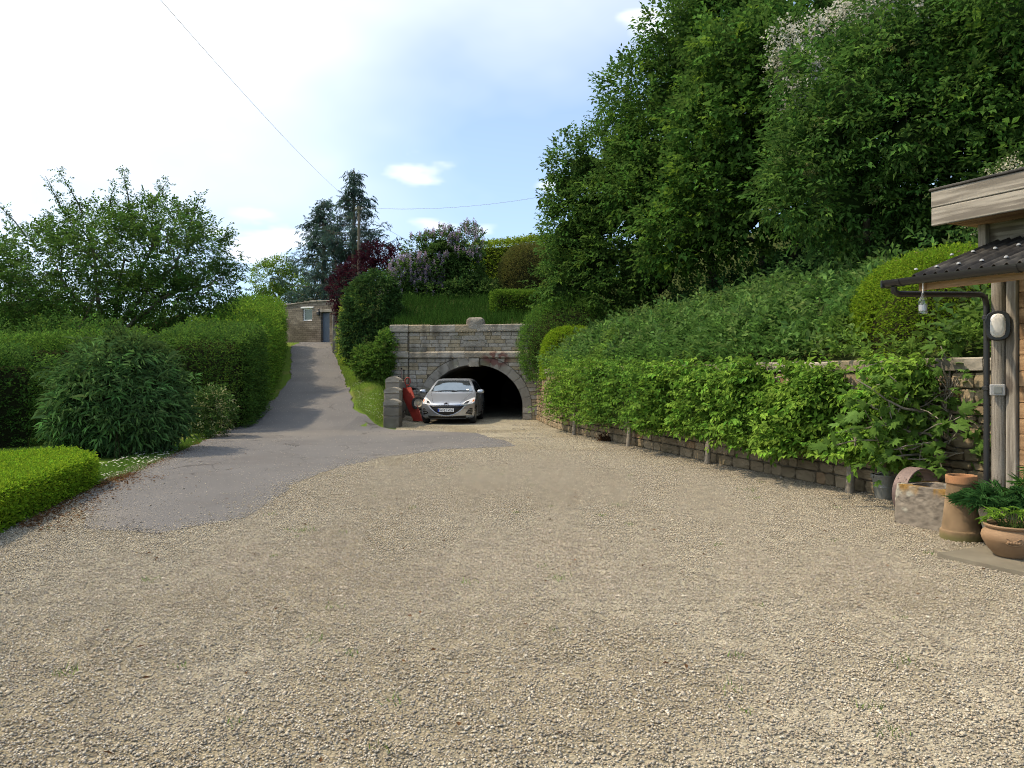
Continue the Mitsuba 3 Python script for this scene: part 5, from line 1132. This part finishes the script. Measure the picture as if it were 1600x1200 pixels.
# ------------------------------------------------------------------ fig on the wall by the shed
t = thing('fig_tree', 'fig with big lobed leaves and bare pale branches beside the shed downpipe', 'fig tree'); r = np.random.default_rng(210)
root = np.array([5.42, 9.55, 0.0]); heads = []
v, f = tube([root - UP * .05, root + [-.02, 0, .35], root + [-.05, -.02, .72]], [.07, .055, .05], 10); obj('trunk', (v, f), 'mat_branch', t, smooth=True)
F0 = root + [-.05, -.02, .70]
ends = [(-1.35, .05, .95), (-1.05, -.1, .55), (-.75, -.1, 1.35), (-.35, -.15, 1.75), (.05, -.1, 1.55), (.22, -.2, 1.15), (-.95, -.35, .75), (-.5, -.3, .95), (.2, -.3, .75), (-1.25, .1, 1.3), (-.15, -.3, 1.2), (-.72, -.2, .42), (-.25, .05, 1.95), (.18, .0, 1.8), (-1.5, .1, .75), (-1.1, -.1, 1.0), (-.55, -.25, .6), (-.4, -.2, 1.45), (-.9, 0, 1.6), (.05, -.25, 1.0), (-1.3, 0, 1.55)]
for i, e in enumerate(ends):
    b = root + np.array(e) * [1, 1, 1]; v, f = limb(r, F0 + r.normal(0, .02, 3), b, .026, .008, .28, 8, 6); obj('branch', (v, f), 'mat_branch', t, smooth=True)
    for _ in range(3):
        q = F0 + (b - F0) * r.uniform(.45, .95); g = q + r.normal(0, .20, 3) + [0, -.05, .08]; v, f = limb(r, q, g, .009, .005, .2, 5, 5); obj('twig', (v, f), 'mat_branch', t, smooth=True); heads.append((g, g - q))
    heads.append((b, b - F0))
def fig_leaf(seed):
    """A five lobed leaf, base at the origin, pointing along +x, about one metre long before scaling."""
    q = np.random.default_rng(seed); lob = [(-2.3, .42), (-1.75, .30), (-1.15, .78), (-.75, .42), (-.38, .92), (-.2, .62), (0, 1.0), (.2, .62), (.38, .92), (.75, .42), (1.15, .78), (1.75, .30), (2.3, .42)]
    pts = np.array([[.22 + ra * .78 * math.cos(a) * q.uniform(.92, 1.06), ra * .66 * math.sin(a) * q.uniform(.92, 1.06)] for a, ra in lob]); pts = np.vstack([[[0.0, 0]], pts])
    z = -.16 * (pts[:, 0] - .3) ** 2 - .28 * np.abs(pts[:, 1]) ** 1.5 + .05
    v = np.vstack([np.c_[pts, z], [[.34, 0, .07]]]); n = len(pts)
    return v, np.array([[i, (i + 1) % n, n] for i in range(n)])
FIG = []
for i in range(6):
    v, f = fig_leaf(i); shade_ = (.95, 1.1, .8, 1.25, .9, 1.05)[i]
    FIG.append(mikit.ply((v, f), 'mat_leaf', False, color=np.broadcast_to(np.array([.10, .195, .042]) * shade_ + (.012 if i == 3 else 0), (len(v), 3))))
def leaf_matrix(p, ax, nm, s):
    ax = unit(ax); sd = unit(np.cross(nm, ax)); n_ = np.cross(ax, sd); m = np.eye(4); m[:3, 0], m[:3, 1], m[:3, 2], m[:3, 3] = ax * s, sd * s, n_ * s, p
    return T(m.tolist())
cnt = 0
for g, d in heads:
    for _ in range(int(r.integers(3, 5))):
        ax = unit(d) * .5 + r.normal(0, .7, 3) + [-.15, -.35, -.15]; p = g + unit(ax) * r.uniform(.03, .10) + r.normal(0, .05, 3)
        if p[2] < .3: continue
        scene[numbered(f'{t}__leaf')] = {**FIG[int(r.integers(6))], 'to_world': leaf_matrix(p, ax, UP + r.normal(0, .45, 3) + [-.3, -.45, 0], r.uniform(.13, .235))}; cnt += 1

# ------------------------------------------------------------------ pots and oddments by the shed
tp = np.array([4.38, 7.76, 0.0])
cp = thing('chimney_pot', 'tall tapering terracotta chimney pot with mossy foot standing on the gravel', 'chimney pot')
v, f = lathe([(.0, .10), (.13, .10), (.135, .60), (.145, .66), (.165, .665), (.172, .655), (.170, .585), (.160, .575), (.156, .565), (.158, .55), (.195, .22), (.212, .105), (.226, .098), (.231, .085), (.231, .02), (.226, .0), (.0, .0)], 48); v = v * [.82, .82, .94] + tp
obj('body', (v, f), 'mat_chimney_pot', cp, smooth=35)
# stone trough with a rusty iron hoop at its far end
tr = thing('stone_trough', 'rough old stone trough with orange lichen along its rim', 'trough')
Td = unit(np.array([.22, -.53, 0])); Tn = np.array([Td[1], -Td[0], 0]) * -1                       # along its face towards the eye; into the trough
To = np.array([4.12, 8.66, 0.0])
outer = Polygon([(0, 0), (1.0, 0), (1.0, .52), (0, .52)]).buffer(-.07).buffer(.07); inner = Polygon([(.11, .10), (.9, .10), (.9, .42), (.11, .42)]).buffer(-.05).buffer(.05)
def prism(poly, z0, z1):
    m = trimesh.creation.extrude_polygon(poly, z1 - z0, engine='earcut'); m.apply_translation([0, 0, z0]); return m
m = trimesh.util.concatenate([prism(outer.difference(inner), .12, .43), prism(outer, .0, .12)])
import manifold3d as m3
def solid_of(poly, h, z0=0.0):
    c = m3.CrossSection([np.array(shapely.geometry.polygon.orient(poly).exterior.coords)[:-1]]); return m3.Manifold.extrude(c, h).translate([0, 0, z0])
so = (solid_of(outer, .42) - solid_of(inner, .4, .14)).refine_to_length(.035).to_mesh(); v = np.array(so.vert_properties[:, :3], float); fl = np.array(so.tri_verts)
v = v + (meshkit.fbm(v * 7, 3)[:, None] - .5) * .035 * unit(v - [.5, .26, .2]); v[:, 2] = np.maximum(v[:, 2], .0); lean = v[:, 2] * .12; v[:, 1] += lean
obj('body', (frame(v, To, Td, -Tn if (Tn @ np.array([1, 0, 0])) < 0 else Tn), fl), 'mat_trough', tr, smooth=50)
hp = thing('iron_hoop', 'wide rusty iron hoop standing on edge round the end of the stone trough', 'iron hoop')
hc = np.array([4.50, 8.86, .285]); ha = unit(np.array([-.42, .90, 0])); hs = np.cross(ha, UP)
a = np.linspace(0, 2 * np.pi, 64, endpoint=False); R1, R2 = .285, .272; v = []
for rr_, dd in ((R1, -.085), (R1 + .004, 0), (R1, .085), (R2, .085), (R2, -.085)): v.append(hc + np.outer(np.cos(a) * rr_, hs) + np.outer(np.sin(a) * rr_, UP) + ha * dd)
n = 64; v = np.vstack(v); q = np.array([[k * n + i, k * n + (i + 1) % n, ((k + 1) % 5) * n + (i + 1) % n, ((k + 1) % 5) * n + i] for k in range(5) for i in range(n)]); obj('band', (v, np.vstack([q[:, [0, 1, 2]], q[:, [0, 2, 3]]])), 'mat_rust', hp, smooth=40)
for ang in (.6, 2.5, 4.0):
    for dd in (-.05, .05):
        v, f = lathe([(.012, 0), (.010, .006), (0, .008)], 8); c_ = math.cos(ang) * hs + math.sin(ang) * UP; e1 = ha; e2 = np.cross(c_, e1)
        obj('rivet', (frame(v, hc + c_ * (R1 + .001) + ha * dd, e1, e2, c_), f), 'mat_rust', hp)
bk = thing('bucket', 'dull galvanised bucket on the gravel under the fruit tree', 'bucket'); bp = at(1384, 780, 10.3); bp[2] = 0
v, f = lathe([(.0, .02), (.118, .02), (.122, .0), (.126, .0), (.128, .02), (.150, .15), (.155, .155), (.151, .165), (.152, .18), (.157, .185), (.153, .195), (.172, .30), (.180, .303), (.180, .316), (.172, .316), (.150, .18), (.120, .04), (.0, .035)], 40, bp); b_ = obj('body', (v, f), 'mat_galvanised', bk, smooth=35)
a = np.linspace(0, np.pi, 15); v, f = tube([bp + [math.cos(x) * .176, -.03 - math.sin(x) * .13, .31 + .06 * math.sin(x)] for x in a], .005, 6); obj('handle', (v, f), 'mat_galvanised', bk, smooth=True)
for s_ in (-1, 1): v, f = boxm((s_ * .176 - .012, -.03, .27), (s_ * .176 + .012, .03, .325), .006); obj('ear', (v + bp, f), 'mat_galvanised', bk)
lf = thing('leaf_clump', 'withered brown clump of a dead plant at the foot of the rubble wall', 'dead plant'); p0 = np.array([*(wall_at(s_of(955))[0] + wall_at(s_of(955))[2][:2] * .18), 0.0])
q = p0 + np.abs(r.normal(0, 1, (260, 3))) * [0, 0, .07] + r.normal(0, 1, (260, 3)) * [.09, .07, .02] + UP * .02; v, f, c = leaf_blades(q, r.normal(size=q.shape), r.normal(size=q.shape) + UP, .07, .03, np.array([.085, .05, .03]) * np.exp(r.normal(0, .3, (260, 1)))); obj('leaves', (v, f), 'mat_leaf', lf, color=c)
v, f = tube([p0, p0 + [.02, 0, .12]], .015, 6); obj('stem', (v, f), 'mat_bark', lf)

# potted plants: fans of narrow leaflets on thin stalks
def fan_leaf(nl, seed, col, wide=.10):
    """A hand of narrow leaflets, one unit across, opening along +x."""
    q = np.random.default_rng(seed); a = np.linspace(-1.5, 1.5, nl) + q.normal(0, .06, nl); L = (1 - .22 * np.abs(a) / 1.5) * q.uniform(.85, 1.1, nl)
    A = np.c_[np.cos(a), np.sin(a), -.12 - .1 * np.abs(a) + q.normal(0, .05, nl)]; v, f, c = leaf_blades(np.zeros((nl, 3)), A, np.broadcast_to(UP, (nl, 3)) + q.normal(0, .12, (nl, 3)), L, wide * q.uniform(.8, 1.2, nl), np.broadcast_to(np.asarray(col) * 1.35, (nl, 3)) * np.exp(q.normal(0, .1, (nl, 1))), .2, .15)
    return mikit.ply((v, f), 'mat_leaf_gloss', False, color=c)
def potted(t, p, fans, n, spread, h, size, seed, rad, soil_r, soil_z):
    r = np.random.default_rng(seed); st = MB()
    for i in range(n):
        a = r.uniform(0, 6.283); q = np.sqrt(r.random()) * spread; d = np.array([math.cos(a), math.sin(a), 0]); b = p + d * r.uniform(0, soil_r * .6) + UP * soil_z; e = p + d * q + UP * (soil_z + h * (1 - .55 * (q / spread) ** 2) * r.uniform(.6, 1.05))
        mid = (b + e) / 2 + UP * .03; st.add(*tube([b, mid, e], [.005, .004, .003], 5, False))
        scene[numbered(f'{t}__leaf')] = {**fans[int(r.integers(len(fans)))], 'to_world': leaf_matrix(e, d * .9 + r.normal(0, .35, 3) + UP * .12, UP + d * .45 + r.normal(0, .3, 3), size * r.uniform(.75, 1.2))}
    obj('stalks', st, 'mat_leaf', t, color=np.broadcast_to([.07, .12, .03], (st.n, 3)))
pl = thing('planter', 'pale stone coloured flower pot behind the terracotta bowl', 'flower pot'); pp_ = np.array([4.56, 7.40, .042])
v, f = lathe([(.0, .0), (.13, .0), (.14, .01), (.16, .12), (.195, .27), (.205, .30), (.205, .335), (.19, .335), (.18, .29), (.0, .285)], 44, pp_); obj('body', (v, f), 'mat_planter', pl, smooth=35)
hl = thing('potted_plant', 'dark green finger leaved plant spilling over the pale flower pot', 'plant')
potted(hl, pp_, [fan_leaf(9, s, (.030, .082, .024), .13) for s in (1, 2, 3)], 150, .37, .23, .15, 220, 1, .16, .29)
tb = thing('terracotta_bowl', 'round bellied terracotta bowl with a moulded crest on its side, on the slab', 'flower pot'); tpos = np.array([4.32, 6.86, .042])
v, f = lathe([(.0, .0), (.135, .0), (.15, .012), (.20, .07), (.238, .14), (.245, .17), (.236, .205), (.208, .235), (.203, .243), (.222, .252), (.228, .266), (.222, .276), (.205, .274), (.196, .255), (.205, .235), (.0, .225)], 56, tpos); obj('body', (v, f), 'mat_terracotta', tb, smooth=35)
# the crest: a garland in low relief
mb = MB(); fa = math.atan2(-tpos[1], -tpos[0] + .2); 
def on_bowl(a, z, o=.004):
    R_ = np.interp(z, [.07, .14, .17, .205, .235], [.20, .238, .245, .236, .208]) + o; return tpos + np.array([math.cos(fa + a) * R_, math.sin(fa + a) * R_, z])
mb.add(*tube([on_bowl(a, .125 + .02 * abs(a / .25) ** 2, .002) for a in np.linspace(-.25, .25, 11)], .007, 6)); mb.add(*tube([on_bowl(a, .175 - .012 * math.cos(a * 14), .002) for a in np.linspace(-.22, .22, 15)], .006, 6))
for a in (-.16, -.08, 0, .08, .16):
    m = trimesh.creation.icosphere(1, .013); mb.add(np.array(m.vertices) + on_bowl(a, .152), m.faces)
obj('crest', mb, 'mat_terracotta', tb, smooth=True)
m_, f = lathe([(.0, .012), (.15, .008), (.203, .0)], 30, tpos + UP * .232); obj('soil', (m_, f), 'mat_twigs', tb)
sp = thing('potted_plant', 'young bright green finger leaved plant in the terracotta bowl', 'plant')
potted(sp, tpos, [fan_leaf(8, s, (.13, .24, .03), .14) for s in (5, 6)], 26, .20, .20, .10, 221, 1, .15, .235)
hp2 = thing('potted_plant', 'green finger leaved plant cut by the right edge, against the shed wall', 'plant'); p2 = np.array([4.92, 7.30, .042])
v, f = lathe([(.0, 0), (.11, .0), (.145, .24), (.155, .25), (.155, .28), (.14, .28), (.0, .25)], 36, p2); obj('pot', (v, f), 'mat_planter', hp2, smooth=35)
potted(hp2, p2, [fan_leaf(9, s, (.045, .115, .024), .13) for s in (8, 9)], 44, .30, .46, .15, 222, 1, .12, .26)

# ------------------------------------------------------------------ red tipping trailer stood on end by the portal
rt = thing('red_trailer', 'red garden trailer tipped up on its end against the tunnel wall', 'trailer')
def poly_panel(p0, p1, p2, p3, th): # thick quad
    q = np.array([p0, p1, p2, p3]); n_ = unit(np.cross(q[1] - q[0], q[3] - q[0])); v = np.vstack([q, q + n_ * th]); return trimesh.convex.convex_hull(v)
def pw(u, v, Y): return at(u, v, Y)
b0, b1, t1, t0 = pw(647, 661, 27.2), pw(661, 660.5, 26.9), pw(643, 605, 27.7), pw(624, 607, 28.0)
for q in (b0, b1): q[2] = .03
dv = unit(np.cross(b1 - b0, t0 - b0)); dv = dv if dv[1] > 0 else -dv
m = poly_panel(b0, b1, t1, t0, .03); obj('floor', (np.array(m.vertices), np.array(m.faces)), 'mat_red', rt)
for a_, b_ in ((b0, t0), (t1, t0)):
    m = trimesh.convex.convex_hull(np.vstack([[a_, b_], np.array([a_, b_]) + dv * .34, np.array([a_, b_]) + unit(np.cross(b_ - a_, dv)) * .025, np.array([a_, b_]) + dv * .34 + unit(np.cross(b_ - a_, dv)) * .025])); obj('side', (np.array(m.vertices), np.array(m.faces)), 'mat_rubber', rt)
for k in (.25, .5, .75):
    a_, b_ = b0 + (t0 - b0) * k, b1 + (t1 - b1) * k; v, f = tube([a_ - dv * .02, b_ - dv * .02], .014, 6); obj('rib', (v, f), 'mat_red', rt)
hn = pw(637, 596, 27.8); ring = [hn + np.array([math.cos(a) * .09, 0, math.sin(a) * .14]) for a in np.linspace(0, 2 * np.pi, 17)]; v, f = tube(ring, .02, 7, False); obj('tow_eye', (v, f), 'mat_red', rt, smooth=True)
v, f = tube([(t0 + t1) / 2 + dv * .1, (t0 + t1) / 2 * [1, 1, 1] + [.04, 0, .06], hn - UP * .12], .028, 7); obj('drawbar', (v, f), 'mat_red', rt)
def wheel(c, axis, R, W, parent, hub='mat_white', name='wheel'):
    ax = unit(np.asarray(axis, float)); e1 = unit(np.cross(ax, UP)); e2 = np.cross(e1, ax)
    w_ = numbered(f'{parent}__{name}')
    v, f = lathe([(R * .62, -W * .42), (R * .70, -W / 2), (R * .92, -W / 2), (R, -W * .32), (R, W * .32), (R * .92, W / 2), (R * .70, W / 2), (R * .62, W * .42)], 36); obj('tyre', (frame(v, c, e1, e2, ax), f), 'mat_rubber', w_, smooth=40)
    v, f = lathe([(.0, W * .30), (R * .14, W * .32), (R * .2, W * .24), (R * .45, W * .20), (R * .55, W * .34), (R * .64, W * .42), (R * .64, -W * .4), (.0, -W * .4)], 30); rim = obj('rim', (frame(v, c, e1, e2, ax), f), hub, w_, smooth=40)
    return w_, e1, e2, ax
wheel(pw(654, 630, 27.3), np.array([-.1, -1, .25]), .24, .13, rt, 'mat_planter')
# dark rods leaning in the corner
for i, (u0, v0, u1, v1) in enumerate(((622.5, 590, 626, 640), (627, 577, 629, 630), (631, 580, 630, 625))):
    k_ = thing('iron_rod', ('leftmost', 'middle', 'rightmost')[i] + ' of three dark rods leaning above the red trailer in the corner of the portal', 'rod'); a_, b_ = pw(u0, v0, 28.6), pw(u1, v1, 28.3); b_[2] = 0
    v, f = tube([b_, (a_ + b_) / 2, a_], .022, 7); tag(obj('shaft', (v, f), 'mat_rust' if i == 1 else 'mat_rubber', k_)); v, f = lathe([(.0, 0), (.03, 0), (.03, .05), (.0, .06)], 8); obj('knob', (v + a_, f), 'mat_rubber', k_)

# ------------------------------------------------------------------ the silver hatchback
car = thing('parked_car', 'silver grey hatchback parked nose out in the mouth of the tunnel', 'car')
CA = math.radians(3.0); CO = np.array([-2.12, 25.6, 0.0]); CX = np.array([math.cos(CA), -math.sin(CA), 0]); CYv = np.array([math.sin(CA), math.cos(CA), 0])
def C(v): return frame(v, CO, CX, CYv)
KZ = np.array([.17, .24, .30, .40, .50, .60, .66, .70, .76, .84, .92, .98, 1.04, 1.10, 1.24, 1.36, 1.42, 1.455, 1.475])
KF = np.array([.20, .07, .03, .01, .00, .02, .05, .11, .30, .60, .90, 1.10, 1.24, 1.34, 1.57, 1.79, 1.93, 2.10, 2.45])          # front of the outline at each height
KB = np.array([4.20, 4.34, 4.38, 4.42, 4.42, 4.40, 4.39, 4.38, 4.36, 4.33, 4.30, 4.26, 4.20, 4.14, 3.96, 3.74, 3.58, 3.40, 3.05])
KW = np.array([.80, .845, .86, .868, .872, .876, .876, .874, .868, .858, .846, .835, .80, .765, .70, .63, .585, .54, .42])
KC = np.array([.42, .46, .48, .50, .50, .48, .46, .44, .40, .36, .32, .30, .26, .24, .20, .18, .16, .14, .12])                  # how far the front sweeps back at the corner
def ci(K, z): return np.interp(z, KZ, K)
def front(x, z, o=0.0):
    """The nose, the bonnet and the windscreen as one surface: where it lies at x, z, o metres proud."""
    w = ci(KW, z); return ci(KF, z) + ci(KC, z) * np.minimum(np.abs(x) / w, 1) ** 2.6 - o
zs = np.unique(np.concatenate([np.linspace(.17, 1.475, 46), KZ])); rows = []
for z in zs:
    w, c_, yb = ci(KW, z), ci(KC, z), ci(KB, z)
    xs = np.sin(np.linspace(-1, 1, 25) * np.pi / 2) * w; y = front(xs, z)
    ys_ = np.linspace(0, 1, 12)[1:-1]; yr0 = yb - c_ * .6
    sideR = np.c_[w + .012 * np.sin(ys_ * np.pi) * (z < .95), y[-1] + (yr0 - y[-1]) * ys_]; back = np.c_[xs[::-1], yb - c_ * .6 * np.minimum(np.abs(xs[::-1]) / w, 1) ** 2.6]; sideL = sideR[::-1] * [-1, 1]
    rows.append(np.c_[np.vstack([np.c_[xs, y], sideR, back, sideL]), np.full(25 * 2 + 20, z)])
rows = np.array(rows); nz, nr = rows.shape[:2]; v = rows.reshape(-1, 3); i, j = np.meshgrid(np.arange(nz - 1), np.arange(nr), indexing='ij')
q = np.stack([i * nr + j, i * nr + (j + 1) % nr, (i + 1) * nr + (j + 1) % nr, (i + 1) * nr + j], -1).reshape(-1, 4); top = len(v); v = np.vstack([v, [[0, 2.75, 1.483], [0, 2.2, .17]]]); j = np.arange(nr)
f = np.vstack([q[:, [0, 1, 2]], q[:, [0, 2, 3]], np.stack([(nz - 1) * nr + j, (nz - 1) * nr + (j + 1) % nr, j * 0 + top], 1), np.stack([(j + 1) % nr, j, j * 0 + top + 1], 1)])
# wheel arches: dark round openings cut out of the shell
cy = v[f].mean(1); wa = np.zeros(len(f), bool)
for yw in (.86, 3.50): wa |= (np.hypot(cy[:, 1] - yw, cy[:, 2] - .31) < .345) & (np.abs(cy[:, 0]) > .6) & (cy[:, 2] < .7)
obj('body', (C(v), f[~wa]), 'mat_paint', car, smooth=35)
v_, f_ = boxm((-.70, .35, .16), (.70, 4.2, .62), .05); obj('underbody', (C(v_), f_), 'mat_car_trim', car)
def patch(poly, o, bsdf, name, step=.035, parent=None, smooth=True):
    """A panel cut to an outline in (x, z) and laid on the front of the car."""
    out = MB(); x0, z0, x1, z1 = poly.bounds
    p = shapely.segmentize(poly, step)
    pts = [np.array(p.exterior.coords)[:-1]]; g = np.stack(np.meshgrid(np.arange(x0, x1, step), np.arange(z0, z1, step)), -1).reshape(-1, 2); inn = p.buffer(-step * .45); pts.append(g[shapely.contains_xy(inn, g[:, 0], g[:, 1])]); pts = np.vstack(pts)
    from scipy.spatial import Delaunay
    tri = Delaunay(pts).simplices; c_ = pts[tri].mean(1); tri = tri[shapely.contains_xy(p.buffer(1e-6), c_[:, 0], c_[:, 1])]
    v = np.c_[pts[:, 0], front(pts[:, 0], pts[:, 1], o), pts[:, 1]]; a, b, c2 = v[tri[:, 0]], v[tri[:, 1]], v[tri[:, 2]]; fl = np.cross(b - a, c2 - a)[:, 1] > 0; tri = np.where(fl[:, None], tri[:, ::-1], tri)
    n0 = len(v); back = v + [0, .03, 0]; e = len(p.exterior.coords) - 1; rim = np.array([[k, (k + 1) % e, n0 + (k + 1) % e] for k in range(e)] + [[k, n0 + (k + 1) % e, n0 + k] for k in range(e)])
    return obj(name, (C(np.vstack([v, back])), np.vstack([tri, rim])), bsdf, parent or car, smooth=40)
xx = np.linspace(-1, 1, 21)
grille = Polygon([(x * .56, .612 + .02 * (1 - x * x)) for x in xx] + [(x * .56, .31 + .29 * abs(x) ** 2.2) for x in xx[::-1]]); gk = patch(grille, .006, 'mat_car_trim', 'grille')
sm = [(x * .60, .295 + .31 * abs(x) ** 2.2) for x in np.linspace(-1, 1, 31)]; v, f = tube([[x, front(np.array(x), z, .012), z] for x, z in sm], .011, 6); obj('grille_rim', (C(v), f), 'mat_paint', car, smooth=True)
v, f = tube([[x, front(np.array(x), .575, .014), .575] for x in np.linspace(-.47, .47, 15)], .014, 6); obj('grille_bar', (C(v), f), 'mat_car_trim', gk, smooth=True)
for s_ in (-1, 1):
    fog = Polygon([(s_ * .60, .36), (s_ * .80, .30), (s_ * .82, .52), (s_ * .74, .53)]); fk = patch(fog, .006, 'mat_car_trim', 'side_vent')
    for zz in (.37, .43, .49): v, f = tube([[s_ * x, front(np.array(x), zz, .012), zz] for x in np.linspace(.66, .80, 5)], .007, 5); obj('slat', (C(v), f), 'mat_paint', fk, smooth=True)
    hl_ = Polygon([(s_ * .46, .655), (s_ * .60, .645), (s_ * .80, .67), (s_ * .855, .74), (s_ * .85, .85), (s_ * .78, .845), (s_ * .60, .765)]); hk = patch(hl_, .008, 'mat_lens', 'headlight')
    hl2 = Polygon([(s_ * .54, .672), (s_ * .66, .675), (s_ * .72, .76), (s_ * .62, .745)]); patch(hl2, .012, 'mat_car_trim', 'reflector', parent=hk); hl3 = Polygon([(s_ * .80, .71), (s_ * .845, .745), (s_ * .845, .80), (s_ * .80, .79)]); patch(hl3, .012, 'mat_orange', 'indicator', parent=hk)
lip = Polygon([(x * .62, .205 + .0 * x) for x in xx] + [(x * .62, .265 + .02 * abs(x)) for x in xx[::-1]]); patch(lip, .004, 'mat_car_trim', 'lower_lip')
ws = Polygon([(x * .715, 1.045 - .012 * (1 - x * x)) for x in xx] + [(x * .535, 1.405 + .012 * (1 - x * x)) for x in xx[::-1]]); wk = patch(ws, .008, 'mat_car_glass', 'windscreen')
patch(Polygon([(.50, 1.07), (.59, 1.07), (.575, 1.13), (.495, 1.13)]), .011, 'mat_white', 'tax_disc', parent=wk)
for x0, x1 in ((-.55, .12), (.02, .60)):
    v, f = tube([[x, front(np.array(x), z, .022), z] for x, z in zip(np.linspace(x0, x1, 9), 1.05 + .035 * np.sin(np.linspace(0, 2.2, 9)))], .009, 5); obj('wiper', (C(v), f), 'mat_car_trim', car, smooth=True)
# bonnet shut line and crease
for s_ in (-1, 1): v, f = tube([[s_ * x, front(np.array(x), z, .001), z] for x, z in zip(np.linspace(.44, .70, 12), np.linspace(.70, 1.02, 12))], .004, 4); obj('bonnet_seam', (C(v), f), 'mat_car_trim', car)
# side windows
for s_ in (-1, 1):
    zz = np.linspace(1.00, 1.38, 6); yy = np.linspace(0, 1, 14); V = []
    for z in zz:
        w = ci(KW, z); ya, yb_ = front(np.array(w), z) + .10 + (z - 1.0) * .1, ci(KB, z) - ci(KC, z) * .6 - .35; V.append(np.c_[np.full(14, s_ * (w + .006)), ya + (yb_ - ya) * yy, np.full(14, z)])
    V = np.array(V); v, f = grid_mesh(V[..., 0], V[..., 1], V[..., 2]); obj('side_window', (C(v), f), 'mat_car_glass', car, smooth=True)
    m = trimesh.creation.icosphere(3); v = np.array(m.vertices); v = np.sign(v) * np.abs(v) ** .8 * [.115, .075, .07] + [s_ * .985, 1.46, 1.045]; mk = obj('mirror', (C(v), np.array(m.faces)), 'mat_paint', car, smooth=True)
    v, f = tube([[s_ * .80, 1.50, .99], [s_ * .93, 1.47, 1.02]], .025, 7); obj('stalk', (C(v), f), 'mat_car_trim', mk)
    for yw in (.86, 3.50):
        w_, e1, e2, ax = wheel(C([[s_ * .775, yw, .315]])[0], CX * s_, .315, .20, car, 'mat_galvanised')
        for k in range(5):
            a = k * 2 * np.pi / 5; d = e1 * math.cos(a) + e2 * math.sin(a); c0_ = C([[s_ * .775, yw, .315]])[0] + ax * .055; v, f = tube([c0_ + d * .05, c0_ + d * .195 + ax * .012], [.03, .02], 6); obj('spoke', (v, f), 'mat_chrome', w_)
    v, f = tube([[s_ * (.876), 1.55, .30], [s_ * .883, 2.9, .30]], .02, 6); obj('sill', (C(v), f), 'mat_car_trim', car)
    for y in (1.62, 2.62): 
        v, f = tube([[s_ * (ci(KW, z) + .0125), y, z] for z in np.linspace(.30, .97, 6)], .004, 4); obj('door_seam', (C(v), f), 'mat_car_trim', car)
    v, f = boxm((s_ * .884 - .012, 2.35, .84), (s_ * .884 + .012, 2.55, .87), .008); obj('door_handle', (C(v), f), 'mat_paint', car)
v, f = tube([[.10, 2.62, 1.475], [.10, 2.80, 1.60]], [.007, .004], 6); obj('aerial', (C(v), f), 'mat_car_trim', car)
# number plate
pk = numbered(f'{car}__number_plate'); yp = float(front(np.array(.0), .47)) - .03
v, f = boxm((-.26, yp - .006, .415), (.26, yp, .525), .003); obj('plate', (C(v), f), 'mat_white', pk); v, f = boxm((-.26, yp - .0075, .417), (-.215, yp - .0062, .523)); obj('band', (C(v), f), 'mat_blue', pk)
v, f = boxm((-.2, yp, .40), (.2, yp + .10, .52)); obj('bracket', (C(v), f), 'mat_car_trim', pk)
tx = meshkit.text_mesh('WU11 VEW', .072, .002, bold=True); v = np.array(tx.vertices); w = np.ptp(v[:, 0]); v = np.c_[(v[:, 0] - v[:, 0].min()) * (.44 / w) - .205, yp - .0065 - v[:, 2], v[:, 1] + .434]; obj('lettering', (C(v), np.array(tx.faces)), 'mat_rubber', pk)
# the badge: winged shape in an oval ring
bz = .665; by_ = float(front(np.array(.0), bz)) - .014
a = np.linspace(0, 2 * np.pi, 33); v, f = tube([[math.cos(x) * .072, by_ + .006 * 0, bz + math.sin(x) * .055] for x in a], .009, 6, False); bk_ = obj('badge', (C(v), f), 'mat_chrome', car, smooth=True)
v, f = lathe([(0, .003), (.95, .002), (1, 0)], 30); v = np.c_[v[:, 0] * .066, by_ + .012 - v[:, 2], bz + v[:, 1] * .05]; obj('field', (C(v), f), 'mat_car_trim', bk_)
wing = [(-.060, .018), (-.035, .012), (-.014, -.012), (0, -.022), (.014, -.012), (.035, .012), (.060, .018)]; v, f = tube([[x, by_ - .002, bz + z] for x, z in wing], .008, 6); obj('wings', (C(v), f), 'mat_chrome', bk_, smooth=True)

# ------------------------------------------------------------------ telegraph pole and its wires
tpole = thing('telegraph_pole', 'grey wooden telegraph pole in front of the taller conifer', 'pole'); pb = at(561, 390, 48.0); pz = at(561, 322, 48.0)[2]
v, f = tube([[pb[0], 48, 4.0], [pb[0], 48, 8.0], [pb[0], 48, pz]], [.11, .10, .08], 12); obj('shaft', (v, f), 'mat_bark', tpole, smooth=True)
for s_ in (-1, 1):
    v, f = lathe([(.0, 0), (.045, .0), (.03, .04), (.045, .07), (.0, .1)], 10); obj('insulator', (v + [pb[0] + s_ * .17, 48, pz - .16], f), 'mat_white', tpole)
v, f = boxm((pb[0] - .25, 47.86, pz - .28), (pb[0] + .25, 47.89, pz - .18), .01); obj('crossarm', (v, f), 'mat_bark', tpole)
tpt = np.array([pb[0], 48, pz - .1])
def wire(label, a, b, sag, rad):
    q = np.linspace(0, 1, 40)[:, None]; p = a + (b - a) * q - UP * (4 * sag * q * (1 - q)); v, f = tube(p, rad, 5); tag(obj('overhead_wire', (v, f), 'mat_branch'), label, 'wire', 'overhead wires from the telegraph pole')
wire('long overhead wire sloping down across the bright sky to the telegraph pole', tpt, at(60, -220, 9.0), .35, .0042)
wire('thin overhead wire running from the telegraph pole towards the wooded bank', tpt + [.15, 0, 0], at(930, 290, 44), .5, .008)
wire('thin overhead wire dropping behind the lilac from the telegraph pole', tpt + [.15, 0, -.3], at(668, 392, 60), .1, .008)
